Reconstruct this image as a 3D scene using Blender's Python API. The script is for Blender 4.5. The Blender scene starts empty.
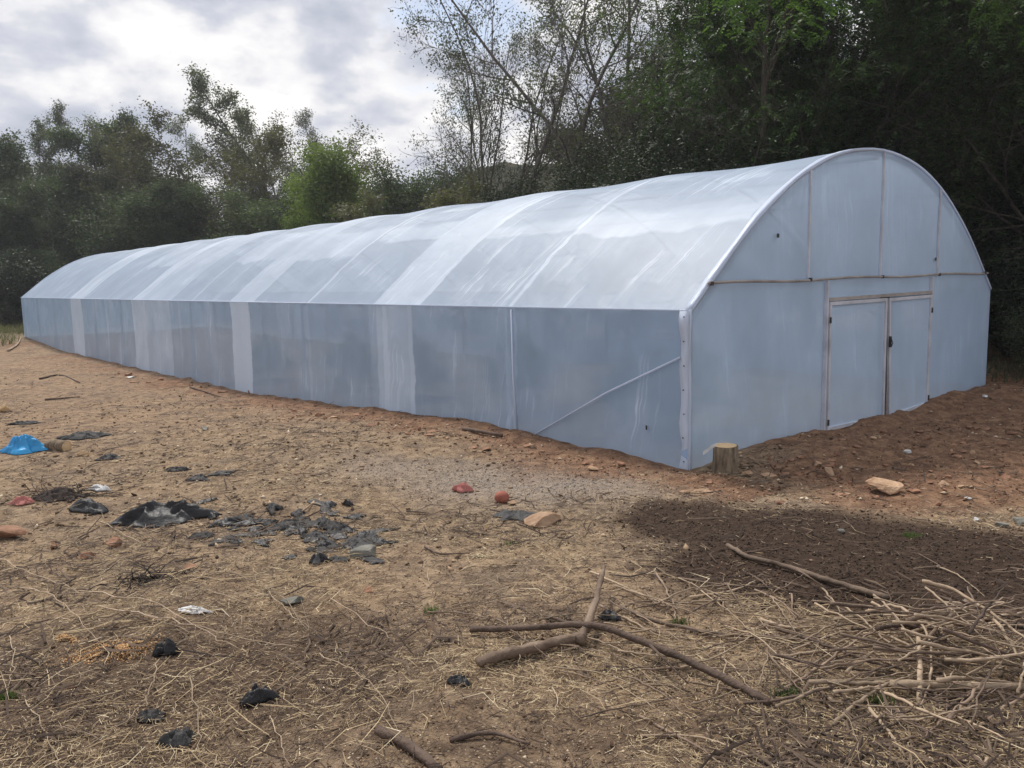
import bpy, math, random
import numpy as np
from mathutils import Vector, Matrix
R=math.radians
random.seed(7); rng=np.random.default_rng(7)
S=bpy.context.scene; C=S.collection

# ------------------------------------------------------------------ camera
PITCH,ROLL,F=-0.1324,-0.0238,804.5
EYE=np.array([0,0,2.2])
FW=np.array([0,math.cos(PITCH),math.sin(PITCH)]); UP0=np.array([0,-math.sin(PITCH),math.cos(PITCH)]); R0=np.array([1.,0,0])
cr,sr=math.cos(ROLL),math.sin(ROLL)
RT=R0*cr+UP0*sr; UP=-R0*sr+UP0*cr
cam=bpy.data.cameras.new('camera'); co=bpy.data.objects.new('camera',cam); C.objects.link(co); S.camera=co
cam.sensor_width=36; cam.lens=F/1024*36; cam.clip_end=2000; cam.clip_start=.05
M=Matrix(((RT[0],UP[0],-FW[0],EYE[0]),(RT[1],UP[1],-FW[1],EYE[1]),(RT[2],UP[2],-FW[2],EYE[2]),(0,0,0,1)))
co.matrix_world=M
def ray(x,y):
    d=FW*F+RT*(x-512)+UP*(384-y); return d/np.linalg.norm(d)
def col(x,depth):                       # world x of picture column x at a forward distance
    return (x-512)/F*depth

# ------------------------------------------------------------------ greenhouse frame of reference
CX,CY,YAW,W,L,H=1.951,8.805,0.7094,8.84,37.5,1.785
G=np.array([math.cos(YAW),math.sin(YAW)]); LL=np.array([-math.sin(YAW),math.cos(YAW)])
def bw(s,t): return CX+s*G[0]+t*LL[0], CY+s*G[1]+t*LL[1]

# ------------------------------------------------------------------ noise
def _h(i,j,k):
    n=(i*374761393+j*668265263+k*2147483647)&0xffffffff
    n=((n^(n>>13))*1274126177)&0xffffffff
    return ((n^(n>>16))&0xffff)/65535.
def vnoise(x,y,seed=0):
    x=np.asarray(x,float); y=np.asarray(y,float)
    i=np.floor(x).astype(np.int64); j=np.floor(y).astype(np.int64); fx=x-i; fy=y-j
    fx=fx*fx*(3-2*fx); fy=fy*fy*(3-2*fy)
    a=_h(i,j,seed);b=_h(i+1,j,seed);c=_h(i,j+1,seed);d=_h(i+1,j+1,seed)
    return (a*(1-fx)+b*fx)*(1-fy)+(c*(1-fx)+d*fx)*fy-.5
def fbm(x,y,o=4,seed=0):
    r=0;a=1
    for k in range(o):
        r=r+a*vnoise(x*2**k+13.1*k,y*2**k-7.7*k,seed+k); a*=.5
    return r
def sstep(a,b,x):
    t=np.clip((x-a)/(b-a),0,1); return t*t*(3-2*t)

def terrain(x,y,fine=True):
    x=np.asarray(x,float); y=np.asarray(y,float)
    s=(x-CX)*G[0]+(y-CY)*G[1]; t=(x-CX)*LL[0]+(y-CY)*LL[1]
    z=np.interp(t,[-20,0,4,8,12,30,38,60],[.05,-.02,.05,-.1,-.27,-.3,-.05,.1])
    d=np.hypot(x,y+.5)
    z=z+.55*np.exp(-(d/5.2)**2)
    far=sstep(20,60,d)
    z=z+far*.5*fbm(x/25,y/25,3,5)
    z=z+.10*fbm(x/2.3,y/2.3,3,11)*sstep(.2,1.5,np.minimum(np.abs(s),60)*1.0)
    # loose soil thrown up against the two visible walls
    inside=(s>0)&(s<W)&(t>0)&(t<L)
    ds=np.where((t>-1)&(t<L+1),np.abs(s+.12),9); dt=np.where((s>-.6)&(s<W+.6),np.abs(t+.12),9)
    dw=np.minimum(ds,dt)
    z=z+.07*np.exp(-(dw/.22)**2)*(.7+1.4*fbm(x*1.6,y*1.6,2,31))
    # mound of red soil by the stump, and at the far end of the end wall
    z=z+.16*np.exp(-(((s-1.7)/.8)**2+((t+.75)/.5)**2))+.12*np.exp(-(((s-8.2)/.7)**2+((t+.5)/.4)**2))
    z=z+.08*np.exp(-(((s-2.7)/1.2)**2+((t+1.6)/.7)**2))
    if fine:
        w=1-sstep(12,30,d); yd=sstep(2.0,3.6,x)*(1-sstep(-.1,.1,t))*sstep(6.9,7.6,y); z=z+yd*(.05*fbm(x*3.5,y*3.5,4,61)+.03*np.abs(fbm(x*8,y*8,3,62)))
        z=z+w*(.035*fbm(x*2.2,y*2.2,4,21)+.012*fbm(x*11,y*11,2,41))
    return z
def gp(x,y):                             # point of the ground seen at picture point x,y
    d=ray(x,y); a=1.5; b=None
    step=.1; t=a
    while t<200:
        p=EYE+d*t
        if p[2]<terrain(p[0],p[1]): break
        t+=step; step=max(.1,t*.01)
    lo,hi=t-step,t
    for _ in range(20):
        m=(lo+hi)/2; p=EYE+d*m
        if p[2]<terrain(p[0],p[1]): hi=m
        else: lo=m
    p=EYE+d*hi; return p
def mpp(p): return float((p-EYE)@FW)/F   # metres per picture pixel at a point

# ------------------------------------------------------------------ object helpers
def tag(o,label=None,cat=None,group=None,kind=None):
    if label: o['label']=label
    if cat: o['category']=cat
    if group: o['group']=group
    if kind: o['kind']=kind
    return o
def link(name,me,parent=None,loc=None):
    o=bpy.data.objects.new(name,me); C.objects.link(o)
    if parent: o.parent=parent
    if loc is not None: o.location=loc
    return o
def empty(name,loc=(0,0,0),rz=0):
    o=bpy.data.objects.new(name,None); C.objects.link(o); o.location=loc; o.rotation_euler.z=rz; o.empty_display_size=.2; return o
def mesh(name,v,f,mat=None,smooth=False):
    me=bpy.data.meshes.new(name); me.from_pydata([tuple(map(float,p)) for p in v],[],[tuple(map(int,q)) for q in f]); 
    if mat: me.materials.append(mat)
    if smooth: me.polygons.foreach_set('use_smooth',[True]*len(me.polygons))
    me.update(); return me
def npmesh(name,V,Fq,mat=None,smooth=False):     # V (n,3), Fq (m,k) all the same size
    me=bpy.data.meshes.new(name); n=len(V); m,k=Fq.shape
    me.vertices.add(n); me.vertices.foreach_set('co',V.astype(np.float32).ravel())
    me.loops.add(m*k); me.loops.foreach_set('vertex_index',Fq.astype(np.int32).ravel())
    me.polygons.add(m); me.polygons.foreach_set('loop_start',np.arange(0,m*k,k,dtype=np.int32)); 
    me.update(calc_edges=True)
    if smooth: me.polygons.foreach_set('use_smooth',np.ones(m,bool))
    if mat: me.materials.append(mat)
    me.validate(); return me
class MB:
    def __init__(s): s.v=[];s.f=[]
    def box(s,c,size,rz=0):
        i=len(s.v); cx,cy,cz=c; a,b,h=[q/2 for q in size]; cs,sn=math.cos(rz),math.sin(rz)
        for dz in(-h,h):
            for dx,dy in((-a,-b),(a,-b),(a,b),(-a,b)):
                s.v.append((cx+dx*cs-dy*sn,cy+dx*sn+dy*cs,cz+dz))
        s.f+=[(i,i+3,i+2,i+1),(i+4,i+5,i+6,i+7)]+[(i+k,i+(k+1)%4,i+4+(k+1)%4,i+4+k) for k in range(4)]
        return s
    def hexa(s,p8):
        i=len(s.v); s.v+=list(p8); s.f+=[(i,i+3,i+2,i+1),(i+4,i+5,i+6,i+7)]+[(i+k,i+(k+1)%4,i+4+(k+1)%4,i+4+k) for k in range(4)]
        return s
    def tube(s,pts,rad,n=6,cap=True,jit=0):
        pts=[np.array(p,float) for p in pts]
        if not hasattr(rad,'__len__'): rad=[rad]*len(pts)
        base=len(s.v); prev=None
        for k,p in enumerate(pts):
            d=pts[min(k+1,len(pts)-1)]-pts[max(k-1,0)]; d/=np.linalg.norm(d)+1e-9
            if prev is None:
                a=np.cross(d,[0,0,1.]); 
                if np.linalg.norm(a)<.1: a=np.cross(d,[1.,0,0])
            else: a=prev-d*(prev@d)
            a/=np.linalg.norm(a)+1e-9; prev=a; b=np.cross(d,a)
            for q in range(n):
                an=2*math.pi*q/n; r=rad[k]*(1+(random.uniform(-jit,jit) if jit else 0))
                s.v.append(tuple(p+a*math.cos(an)*r+b*math.sin(an)*r))
        for k in range(len(pts)-1):
            for q in range(n):
                s.f.append((base+k*n+q,base+k*n+(q+1)%n,base+(k+1)*n+(q+1)%n,base+(k+1)*n+q))
        if cap:
            s.f.append(tuple(base+q for q in range(n))[::-1]); e=base+(len(pts)-1)*n; s.f.append(tuple(e+q for q in range(n)))
        return s
    def build(s,name,mat,parent=None,smooth=False,loc=None):
        return link(name,mesh(name,s.v,s.f,mat,smooth),parent,loc)

# ------------------------------------------------------------------ material helpers
def newmat(name):
    m=bpy.data.materials.new(name); m.use_nodes=True; nt=m.node_tree; nt.nodes.clear(); return m,nt
class N:
    def __init__(s,nt): s.nt=nt
    def __call__(s,t,inp=None,**kw):
        n=s.nt.nodes.new(t)
        for k,v in kw.items(): setattr(n,k,v)
        for k,v in (inp or {}).items():
            sock=n.inputs[k]
            if isinstance(v,bpy.types.NodeSocket): s.nt.links.new(v,sock)
            else: sock.default_value=v
        return n
    def math(s,op,a,b=None,c=None,clamp=False):
        n=s('ShaderNodeMath',operation=op,use_clamp=clamp)
        for i,v in enumerate((a,b,c)):
            if v is None: continue
            if isinstance(v,bpy.types.NodeSocket): s.nt.links.new(v,n.inputs[i])
            else: n.inputs[i].default_value=v
        return n.outputs[0]
    def ramp(s,fac,stops,interp='LINEAR'):
        n=s('ShaderNodeValToRGB',{'Fac':fac}); r=n.color_ramp; r.interpolation=interp
        while len(r.elements)>1: r.elements.remove(r.elements[-1])
        r.elements[0].position=stops[0][0]; r.elements[0].color=(*stops[0][1],1) if len(stops[0][1])==3 else stops[0][1]
        for p,c in stops[1:]:
            e=r.elements.new(p); e.color=(*c,1)
        return n.outputs['Color']
    def noise(s,vec,scale,detail=4,rough=.55,dist=0,out='Fac'):
        n=s('ShaderNodeTexNoise',{'Scale':scale,'Detail':detail,'Roughness':rough,'Distortion':dist})
        if vec is not None: s.nt.links.new(vec,n.inputs['Vector'])
        return n.outputs[out]
    def mix(s,f,a,b,blend='MIX'):
        n=s('ShaderNodeMix',data_type='RGBA',blend_type=blend)
        for k,v in ((0,f),(6,a),(7,b)):
            if isinstance(v,bpy.types.NodeSocket): s.nt.links.new(v,n.inputs[k])
            else: n.inputs[k].default_value=v if k==0 or len(v)==4 else (*v,1)
        return n.outputs[2]
    def out(s,sh,disp=None):
        o=s('ShaderNodeOutputMaterial'); s.nt.links.new(sh,o.inputs['Surface'])
def lerp3(a,b,t): return tuple(x+(y-x)*t for x,y in zip(a,b))
def rough_mat(name,ca,cb,scale=6,rough=.85,bump=.4,bscale=20,stretch=None,cc=None,rnd=0.0,spec=.3,bdist=.02):
    m,nt=newmat(name); n=N(nt); tc=n('ShaderNodeTexCoord').outputs['Object']
    if stretch: tc=n('ShaderNodeMapping',{'Vector':tc,'Scale':stretch}).outputs[0]
    f=n.noise(tc,scale,5,.6)
    stops=[(.3,ca),(.65,cb)]
    if cc: stops=[(.28,ca),(.5,cb),(.72,cc)]
    c=n.ramp(f,stops)
    if rnd:
        r=n('ShaderNodeObjectInfo').outputs['Random']
        v=n.math('MULTIPLY_ADD',r,2*rnd,1-rnd)
        c=n.mix(1,c,n('ShaderNodeCombineColor',{'Red':v,'Green':v,'Blue':v}).outputs[0],'MULTIPLY')
    b=n('ShaderNodeBump',{'Height':n.noise(tc,bscale,4,.6),'Strength':bump,'Distance':bdist*1.5}).outputs[0]
    p=n('ShaderNodeBsdfPrincipled',{'Base Color':c,'Roughness':rough,'Normal':b,'Specular IOR Level':spec})
    n.out(p.outputs[0]); return m

def leaf_mat(name,dark,light,alt,trans=.35,clump=.45,var=.5):
    m,nt=newmat(name); n=N(nt)
    geo=n('ShaderNodeNewGeometry'); tc=n('ShaderNodeTexCoord').outputs['Object']
    ri=geo.outputs['Random Per Island']; cl=n.noise(tc,clump,2,.5)
    c=n.mix(n.math('MULTIPLY_ADD',cl,1.6,-.35,clamp=True),dark,light)
    c=n.mix(n.math('MULTIPLY',n.math('POWER',ri,2.5),var),c,alt)
    oi=n('ShaderNodeObjectInfo').outputs['Random']
    v=n.math('MULTIPLY_ADD',oi,.5,.75)
    c=n.mix(1,c,n('ShaderNodeCombineColor',{'Red':v,'Green':v,'Blue':v}).outputs[0],'MULTIPLY')
    p=n('ShaderNodeBsdfPrincipled',{'Base Color':c,'Roughness':.55,'Specular IOR Level':.25})
    t=n('ShaderNodeBsdfTranslucent',{'Color':n.mix(1,c,(1.3,1.5,.6),'MULTIPLY')})
    mx=n('ShaderNodeMixShader',{0:trans}); nt.links.new(p.outputs[0],mx.inputs[1]); nt.links.new(t.outputs[0],mx.inputs[2])
    n.out(mx.outputs[0]); return m

MT={}
MT['bark']=rough_mat('bark',(.035,.028,.022),(.10,.08,.065),3,.9,.6,9,(6,6,1))
MT['greybark']=rough_mat('grey_bark',(.06,.052,.045),(.16,.14,.12),3,.9,.5,9,(6,6,1))
MT['leaf_dark']=leaf_mat('leaf_dark',(.036,.050,.036),(.085,.110,.068),(.15,.175,.105))
MT['leaf_grey']=leaf_mat('leaf_grey_green',(.06,.07,.052),(.12,.13,.092),(.19,.195,.15))
MT['leaf_olive']=leaf_mat('leaf_olive',(.06,.06,.038),(.125,.118,.072),(.19,.17,.11))
MT['leaf_bright']=leaf_mat('leaf_bright',(.11,.155,.045),(.20,.26,.085),(.28,.34,.14))
MT['leaf_canopy']=leaf_mat('leaf_canopy',(.010,.020,.010),(.048,.082,.033),(.14,.20,.07),.35,.5,.55)
MT['leaf_top_lit']=leaf_mat('leaf_top_lit',(.03,.06,.018),(.075,.13,.035),(.15,.22,.07),.4,.5,.5)  # lighter copy of the canopy leaves, front lighting put into the colour
MT['leaf_deep']=leaf_mat('leaf_deep',(.014,.021,.014),(.032,.045,.026),(.07,.085,.045),.2,.6,.3)

# ------------------------------------------------------------------ ground
def axis(core0,core1,step,lim0,lim1):
    a=list(np.arange(core0,core1,step)); s=step; x=core1
    while x<lim1: a.append(x); s*=1.13; x+=s
    a.append(lim1); s=step; x=core0; b=[]
    while x>lim0:
        s*=1.13; x-=s; b.append(max(x,lim0))
    return np.array(b[::-1]+a)
gx=axis(-7.5,9.5,.05,-400,400); gy=axis(1.2,13,.05,-30,500)
XX,YY=np.meshgrid(gx,gy); ZZ=terrain(XX,YY)
V=np.stack([XX,YY,ZZ],-1).reshape(-1,3); nx,ny=len(gx),len(gy)
idx=np.arange(nx*ny).reshape(ny,nx)
Fq=np.stack([idx[:-1,:-1],idx[:-1,1:],idx[1:,1:],idx[1:,:-1]],-1).reshape(-1,4)

def ell(px,py,rx,ry,x,y,ang=0,seed=3,edge=.35):   # soft-edged ground zone: centre in the world, radii in metres
    dx,dy=x-px,y-py; c,s=math.cos(ang),math.sin(ang)
    u=(dx*c+dy*s)/rx; v=(-dx*s+dy*c)/ry
    r=np.sqrt(u*u+v*v)+.35*fbm(x*1.1,y*1.1,4,seed)
    return 1-sstep(1-edge,1+edge*.5,r)
def poly(px,x,y,soft=.12,seed=3,wob=.35):
    Q=[gp(*q)[:2] for q in px]; x=np.asarray(x,float); y=np.asarray(y,float); ins=np.zeros(x.shape,bool); dm=np.full(x.shape,1e9)
    for i in range(len(Q)):
        (x0,y0),(x1,y1)=Q[i],Q[(i+1)%len(Q)]
        ins^=((y0>y)!=(y1>y))&(x<(x1-x0)*(y-y0)/(y1-y0+1e-12)+x0)
        t=np.clip(((x-x0)*(x1-x0)+(y-y0)*(y1-y0))/((x1-x0)**2+(y1-y0)**2),0,1); dm=np.minimum(dm,np.hypot(x-x0-t*(x1-x0),y-y0-t*(y1-y0)))
    sd=np.where(ins,dm,-dm)+wob*fbm(x*1.5,y*1.5,5,seed)
    return sstep(-soft,soft,sd)
def zones(x,y):
    s=(x-CX)*G[0]+(y-CY)*G[1]; t=(x-CX)*LL[0]+(y-CY)*LL[1]
    # red: bare reddish soil by the walls, and the trodden yard right of the end wall
    dw=np.where(s<0,np.abs(s),0)
    n=fbm(x*1.3,y*1.3,4,77)
    red=(s<0)*(1-sstep(.35,1.5,dw+.8*n))*(t>-1.2)
    red=np.maximum(red,.18*sstep(11,17,y-.35*x+2.5*n)*(s<0))
    yard=sstep(2.2,3.4,x+.8*n)*(t<.5)*sstep(6.7,7.4,y+.5*n)
    red=np.maximum(red,yard)
    comp=poly([(614,518),(640,508),(720,503),(800,508),(900,518),(960,527),(1040,538),(1120,555),(1120,655),(1000,640),(900,630),(820,615),(760,600),(700,585),(650,562),(622,540)],x,y,.3,3,.5)  # patch of darker brown soil with a soft, wobbly edge
    p=gp(505,482); grav=ell(p[0],p[1],2.3,.95,x,y,-.42,15,.8)*.85
    p=gp(100,700); damp=ell(p[0]+.1,p[1]+.1,2.1,1.0,x,y,0,25,.8)*.85
    p=gp(700,740); damp=np.maximum(damp,ell(p[0],p[1],1.4,.4,x,y,0,26,.8)*.6)
    green=sstep(24,30,-x+y*.1+3*n)*sstep(24,34,y)*.8
    return red,comp,grav,damp,green
red,comp,grav,damp,green=zones(V[:,0],V[:,1])
gm,nt=newmat('ground_soil'); n=N(nt)
tc=n('ShaderNodeTexCoord').outputs['Object']
za=n('ShaderNodeVertexColor',layer_name='zone_a').outputs[0]; zb=n('ShaderNodeVertexColor',layer_name='zone_b').outputs[0]
sa=n('ShaderNodeSeparateColor',{0:za}).outputs; sb=n('ShaderNodeSeparateColor',{0:zb}).outputs
big=n.noise(tc,.9,4,.6); mid=n.noise(tc,7,5,.65); fin=n.noise(tc,55,4,.7); vf=n.noise(tc,160,2,.6)
straw=n.ramp(mid,[(.27,(.11,.073,.047)),(.42,(.245,.168,.106)),(.56,(.375,.268,.17)),(.75,(.49,.37,.245))])
straw=n.mix(n.math('MULTIPLY_ADD',big,2.2,-.75,clamp=True),straw,n.ramp(mid,[(.3,(.18,.125,.085)),(.7,(.40,.295,.205))]))
straw=n.mix(n('ShaderNodeMapRange',{'Value':n.noise(n('ShaderNodeMapping',{'Vector':tc,'Location':(5.,9.,0.)}).outputs[0],1.7,6,.65),'From Min':.48,'From Max':.66}).outputs[0],straw,n.ramp(mid,[(.3,(.10,.07,.05)),(.6,(.24,.18,.13))]))
straw=n.mix(.75,straw,n.ramp(fin,[(.3,(.5,.48,.45)),(.5,(1,1,1)),(.72,(1.5,1.45,1.35))]),'MULTIPLY')
fl=n('ShaderNodeTexVoronoi',{'Vector':tc,'Scale':70,'Randomness':1.}); flc=n('ShaderNodeSeparateColor',{0:fl.outputs['Color']}).outputs[0]
fleck=n.math('MULTIPLY',n.math('GREATER_THAN',flc,.88),n.math('LESS_THAN',fl.outputs['Distance'],.42))
redc=n.ramp(mid,[(.27,(.09,.045,.027)),(.48,(.21,.112,.068)),(.7,(.36,.205,.12))])
redc=n.mix(.7,redc,n.ramp(fin,[(.3,(.5,.5,.5)),(.5,(1,1,1)),(.72,(1.4,1.4,1.4))]),'MULTIPLY')
darksoilc=n.ramp(n.noise(tc,18,5,.7),[(.3,(.028,.018,.013)),(.55,(.070,.045,.031)),(.75,(.125,.085,.06))])
gravc=n.ramp(n.noise(tc,38,4,.75),[(.3,(.14,.115,.095)),(.5,(.33,.28,.24)),(.7,(.52,.46,.40))])
dampc=n.ramp(mid,[(.3,(.055,.036,.026)),(.7,(.15,.10,.068))])
grc=n.ramp(mid,[(.3,(.035,.045,.02)),(.7,(.09,.095,.045))])
c=n.mix(sb[0],straw,dampc); c=n.mix(n.math('MULTIPLY',fleck,.55),c,(.50,.40,.27)); c=n.mix(n.math('MULTIPLY',sa[2],.8),c,gravc); c=n.mix(n.math('MULTIPLY',sa[0],.85),c,redc)
c=n.mix(n.math('MULTIPLY',fleck,n.math('MULTIPLY',sa[0],.25)),c,(.40,.30,.2))
c=n.mix(sa[1],c,darksoilc); c=n.mix(sb[1],c,grc)
hh=n.math('ADD',n.math('MULTIPLY',mid,.9),n.math('ADD',n.math('MULTIPLY',fin,.35),n.math('MULTIPLY',vf,.12)))
b=n('ShaderNodeBump',{'Height':hh,'Strength':1.,'Distance':.07}).outputs[0]
n.out(n('ShaderNodeBsdfPrincipled',{'Base Color':c,'Roughness':.95,'Normal':b,'Specular IOR Level':.15}).outputs[0])
gme=npmesh('ground',V,Fq,gm,True)
for nm,cols in (('zone_a',(red,comp,grav)),('zone_b',(damp,green,green*0))):
    at=gme.color_attributes.new(nm,'FLOAT_COLOR','POINT'); arr=np.ones((len(V),4),np.float32)
    for k in range(3): arr[:,k]=cols[k]
    at.data.foreach_set('color',arr.ravel())
tag(link('ground',gme),kind='structure')

# ------------------------------------------------------------------ distant wooded hill
angs=np.linspace(-60,75,220); rr=np.linspace(0,1,26); hv=[]
for a in angs:
    px=512+F*math.tan(R(a)) if abs(a)<60 else (2000 if a>0 else -900)
    top=np.interp(px,[-900,0,200,330,400,430,480,530,600,760,1000,2000],[6,7,7,9,13,17,20.5,21,22,24,26,30])
    for k in rr:
        d=75+k*75; z=top*sstep(0,1,min(k*1.15,1))-1
        x=d*math.sin(R(a)); y=d*math.cos(R(a)); z=z+(1.6*float(fbm(x/4,y/4,3,3))+1.2*float(fbm(x/14,y/14,2,4)))*min(1,k*4)
        hv.append((x,y,z))
    
m_=len(rr); hf=[(i*m_+j,(i+1)*m_+j,(i+1)*m_+j+1,i*m_+j+1) for i in range(len(angs)-1) for j in range(m_-1)]
hm,nt=newmat('hill_scrub'); n=N(nt); tc=n('ShaderNodeTexCoord').outputs['Object']
hc=n.ramp(n.noise(tc,.55,6,.7),[(.3,(.02,.026,.014)),(.5,(.045,.05,.028)),(.62,(.085,.075,.045)),(.75,(.19,.13,.09))])
n.out(n('ShaderNodeBsdfPrincipled',{'Base Color':hc,'Roughness':1.,'Specular IOR Level':.05,'Normal':n('ShaderNodeBump',{'Height':n.noise(tc,1.2,5,.7),'Strength':1.,'Distance':1.}).outputs[0]}).outputs[0])
tag(link('hill',mesh('hill',hv,hf,hm,True)),kind='structure')

# ------------------------------------------------------------------ greenhouse
def film_mat(name,tint,op,bands=(),patches=(),wr=(9,1.2),bump=.5,trl=.35,rough=.33,tint2=None,crease=.12,sb=1.2,sm=.5):
    m,nt=newmat(name); n=N(nt)
    uv=n('ShaderNodeUVMap',uv_map='film').outputs[0]; wv_=n.noise(n('ShaderNodeMapping',{'Vector':uv,'Scale':(.8,1.6,1.)}).outputs[0],1.5,3,.5,out='Color'); uv=n('ShaderNodeVectorMath',{0:uv,1:n('ShaderNodeVectorMath',{0:n('ShaderNodeVectorMath',{0:wv_,1:(.5,.5,.5)},operation='SUBTRACT').outputs[0],1:(.16,.5,0.)},operation='MULTIPLY').outputs[0]},operation='ADD').outputs[0]; sp=n('ShaderNodeSeparateXYZ',{0:uv}).outputs; u,v=sp[0],sp[1]
    def band(a,b,sl=0.,soft=.02):
        uu=n.math('MULTIPLY_ADD',v,-sl,u)
        return n.math('MULTIPLY',n('ShaderNodeMapRange',{'Value':uu,'From Min':a-soft,'From Max':a+soft},clamp=True).outputs[0],
                      n('ShaderNodeMapRange',{'Value':uu,'From Min':b-soft,'From Max':b+soft,'To Min':1.,'To Max':0.},clamp=True).outputs[0])
    tot=None
    for a,b,k,*sl in bands:
        q=n.math('MULTIPLY',band(a,b,*(sl or (0.,))),k); tot=q if tot is None else n.math('ADD',tot,q)
    for a,b,v0,v1,k in patches:
        vv=n.math('MULTIPLY',n('ShaderNodeMapRange',{'Value':v,'From Min':v0-.05,'From Max':v0+.05}).outputs[0],n('ShaderNodeMapRange',{'Value':v,'From Min':v1-.12,'From Max':v1+.12,'To Min':1.,'To Max':0.}).outputs[0])
        q=n.math('MULTIPLY',n.math('MULTIPLY',band(a,b),vv),k); tot=q if tot is None else n.math('ADD',tot,q)
    # creases running up the film
    cv=n('ShaderNodeCombineXYZ',{0:n.math('MULTIPLY',n.math('MULTIPLY_ADD',v,.10,u),wr[0]),1:n.math('MULTIPLY',v,wr[1]),2:0.}).outputs[0]
    cr_=n.noise(cv,1.,4,.6,.3)
    soft=n.noise(n('ShaderNodeCombineXYZ',{0:n.math('MULTIPLY',u,1.1),1:n.math('MULTIPLY',v,.8),2:3.}).outputs[0],1.,3,.5)
    fine=n.noise(n('ShaderNodeCombineXYZ',{0:n.math('MULTIPLY',n.math('MULTIPLY_ADD',v,.16,u),wr[0]*3.6),1:n.math('MULTIPLY',v,.45),2:7.}).outputs[0],1.,2,.5)
    cr_=n.math('MULTIPLY_ADD',fine,.45,n.math('MULTIPLY',cr_,.8))
    line=n.math('MAXIMUM',n('ShaderNodeMapRange',{'Value':cr_,'From Min':.68,'From Max':.76}).outputs[0],n('ShaderNodeMapRange',{'Value':fine,'From Min':.62,'From Max':.70}).outputs[0])
    pm=n('ShaderNodeMapRange',{'Value':soft,'From Min':.45,'From Max':.65}).outputs[0]
    line=n.math('MULTIPLY',n.math('MULTIPLY',line,pm),crease)
    o=n.math('ADD',line,n.math('MULTIPLY_ADD',soft,sm,op-sm/2))
    if tot is not None: o=n.math('ADD',o,tot)
    o=n.math('MINIMUM',n.math('MAXIMUM',o,0.),.97)
    tcol=n.mix(n('ShaderNodeMapRange',{'Value':o,'From Min':op,'From Max':min(op+.26,.98)}).outputs[0],tint,tint2 or tint)
    bmp=n('ShaderNodeBump',{'Height':n.math('MULTIPLY_ADD',soft,sb,n.math('MULTIPLY',cr_,n.math('MULTIPLY_ADD',pm,.85,.15))),'Strength':bump,'Distance':.035}).outputs[0]
    p=n('ShaderNodeBsdfPrincipled',{'Base Color':tcol,'Roughness':rough,'Normal':bmp,'Specular IOR Level':.5})
    t=n('ShaderNodeBsdfTranslucent',{'Color':tcol,'Normal':bmp})
    mx=n('ShaderNodeMixShader',{0:trl}); nt.links.new(p.outputs[0],mx.inputs[1]); nt.links.new(t.outputs[0],mx.inputs[2])
    tr=n('ShaderNodeBsdfTransparent',{'Color':(.93,.95,.97,1)})
    m2=n('ShaderNodeMixShader',{0:o}); nt.links.new(tr.outputs[0],m2.inputs[1]); nt.links.new(mx.outputs[0],m2.inputs[2])
    n.out(m2.outputs[0]); return m
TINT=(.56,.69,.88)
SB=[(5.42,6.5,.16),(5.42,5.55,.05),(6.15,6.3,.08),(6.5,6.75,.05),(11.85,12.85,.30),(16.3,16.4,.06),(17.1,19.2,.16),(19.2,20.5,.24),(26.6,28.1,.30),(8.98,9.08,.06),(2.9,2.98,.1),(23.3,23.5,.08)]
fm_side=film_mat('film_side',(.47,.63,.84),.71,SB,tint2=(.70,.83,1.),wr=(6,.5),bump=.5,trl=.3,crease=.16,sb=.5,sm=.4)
RB=[(5.2,6.6,.16),(5.2,5.35,.05),(11.6,12.9,.14),(17.0,20.4,.10),(19.6,20.4,.1),(26.3,28.2,.16),(2.98,3.06,.14),(8.95,9.05,.14),(15.3,15.45,.1),(23.2,23.3,.1)]
RP=[(0.1,3.0,1.55,2.15,.13),(3.0,5.2,1.7,2.1,.12),(6.6,8.9,1.9,2.5,.12),(9.0,11.6,1.4,2.6,.13),(12.9,15.3,1.5,3.2,.12),(.6,1.3,2.9,3.2,.10),(2.2,2.9,3.3,3.8,.1),(7,8.3,3.3,3.7,.1),(20.4,23.2,1.6,3.2,.1)]
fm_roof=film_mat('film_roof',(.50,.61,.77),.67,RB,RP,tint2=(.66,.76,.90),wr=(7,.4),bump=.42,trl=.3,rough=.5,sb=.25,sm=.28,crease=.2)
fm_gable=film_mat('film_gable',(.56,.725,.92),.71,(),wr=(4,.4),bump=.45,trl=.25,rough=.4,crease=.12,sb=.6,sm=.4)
fm_door=film_mat('film_door',(.55,.705,.89),.74,(),wr=(4,.5),bump=.4,trl=.25,rough=.42,crease=.12,sb=.6,sm=.3)
fm_trim=film_mat('film_trim',(.72,.80,.93),.96,(),wr=(14,3),bump=.6,trl=.3,rough=.35)
m_pipe=rough_mat('galvanised_pipe',(.32,.34,.36),(.5,.52,.54),8,.45,.1)
m_wood=rough_mat('film_wrapped_timber',(.40,.42,.47),(.60,.62,.68),3,.5,.2,12)
m_rail=rough_mat('weathered_rail',(.22,.20,.19),(.40,.37,.35),3,.7,.3,12)
m_dkwood=rough_mat('dark_timber',(.05,.04,.035),(.13,.10,.085),5,.85,.4,30)
m_black=rough_mat('black_metal',(.02,.02,.02),(.05,.05,.05),5,.5,.1)

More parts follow.
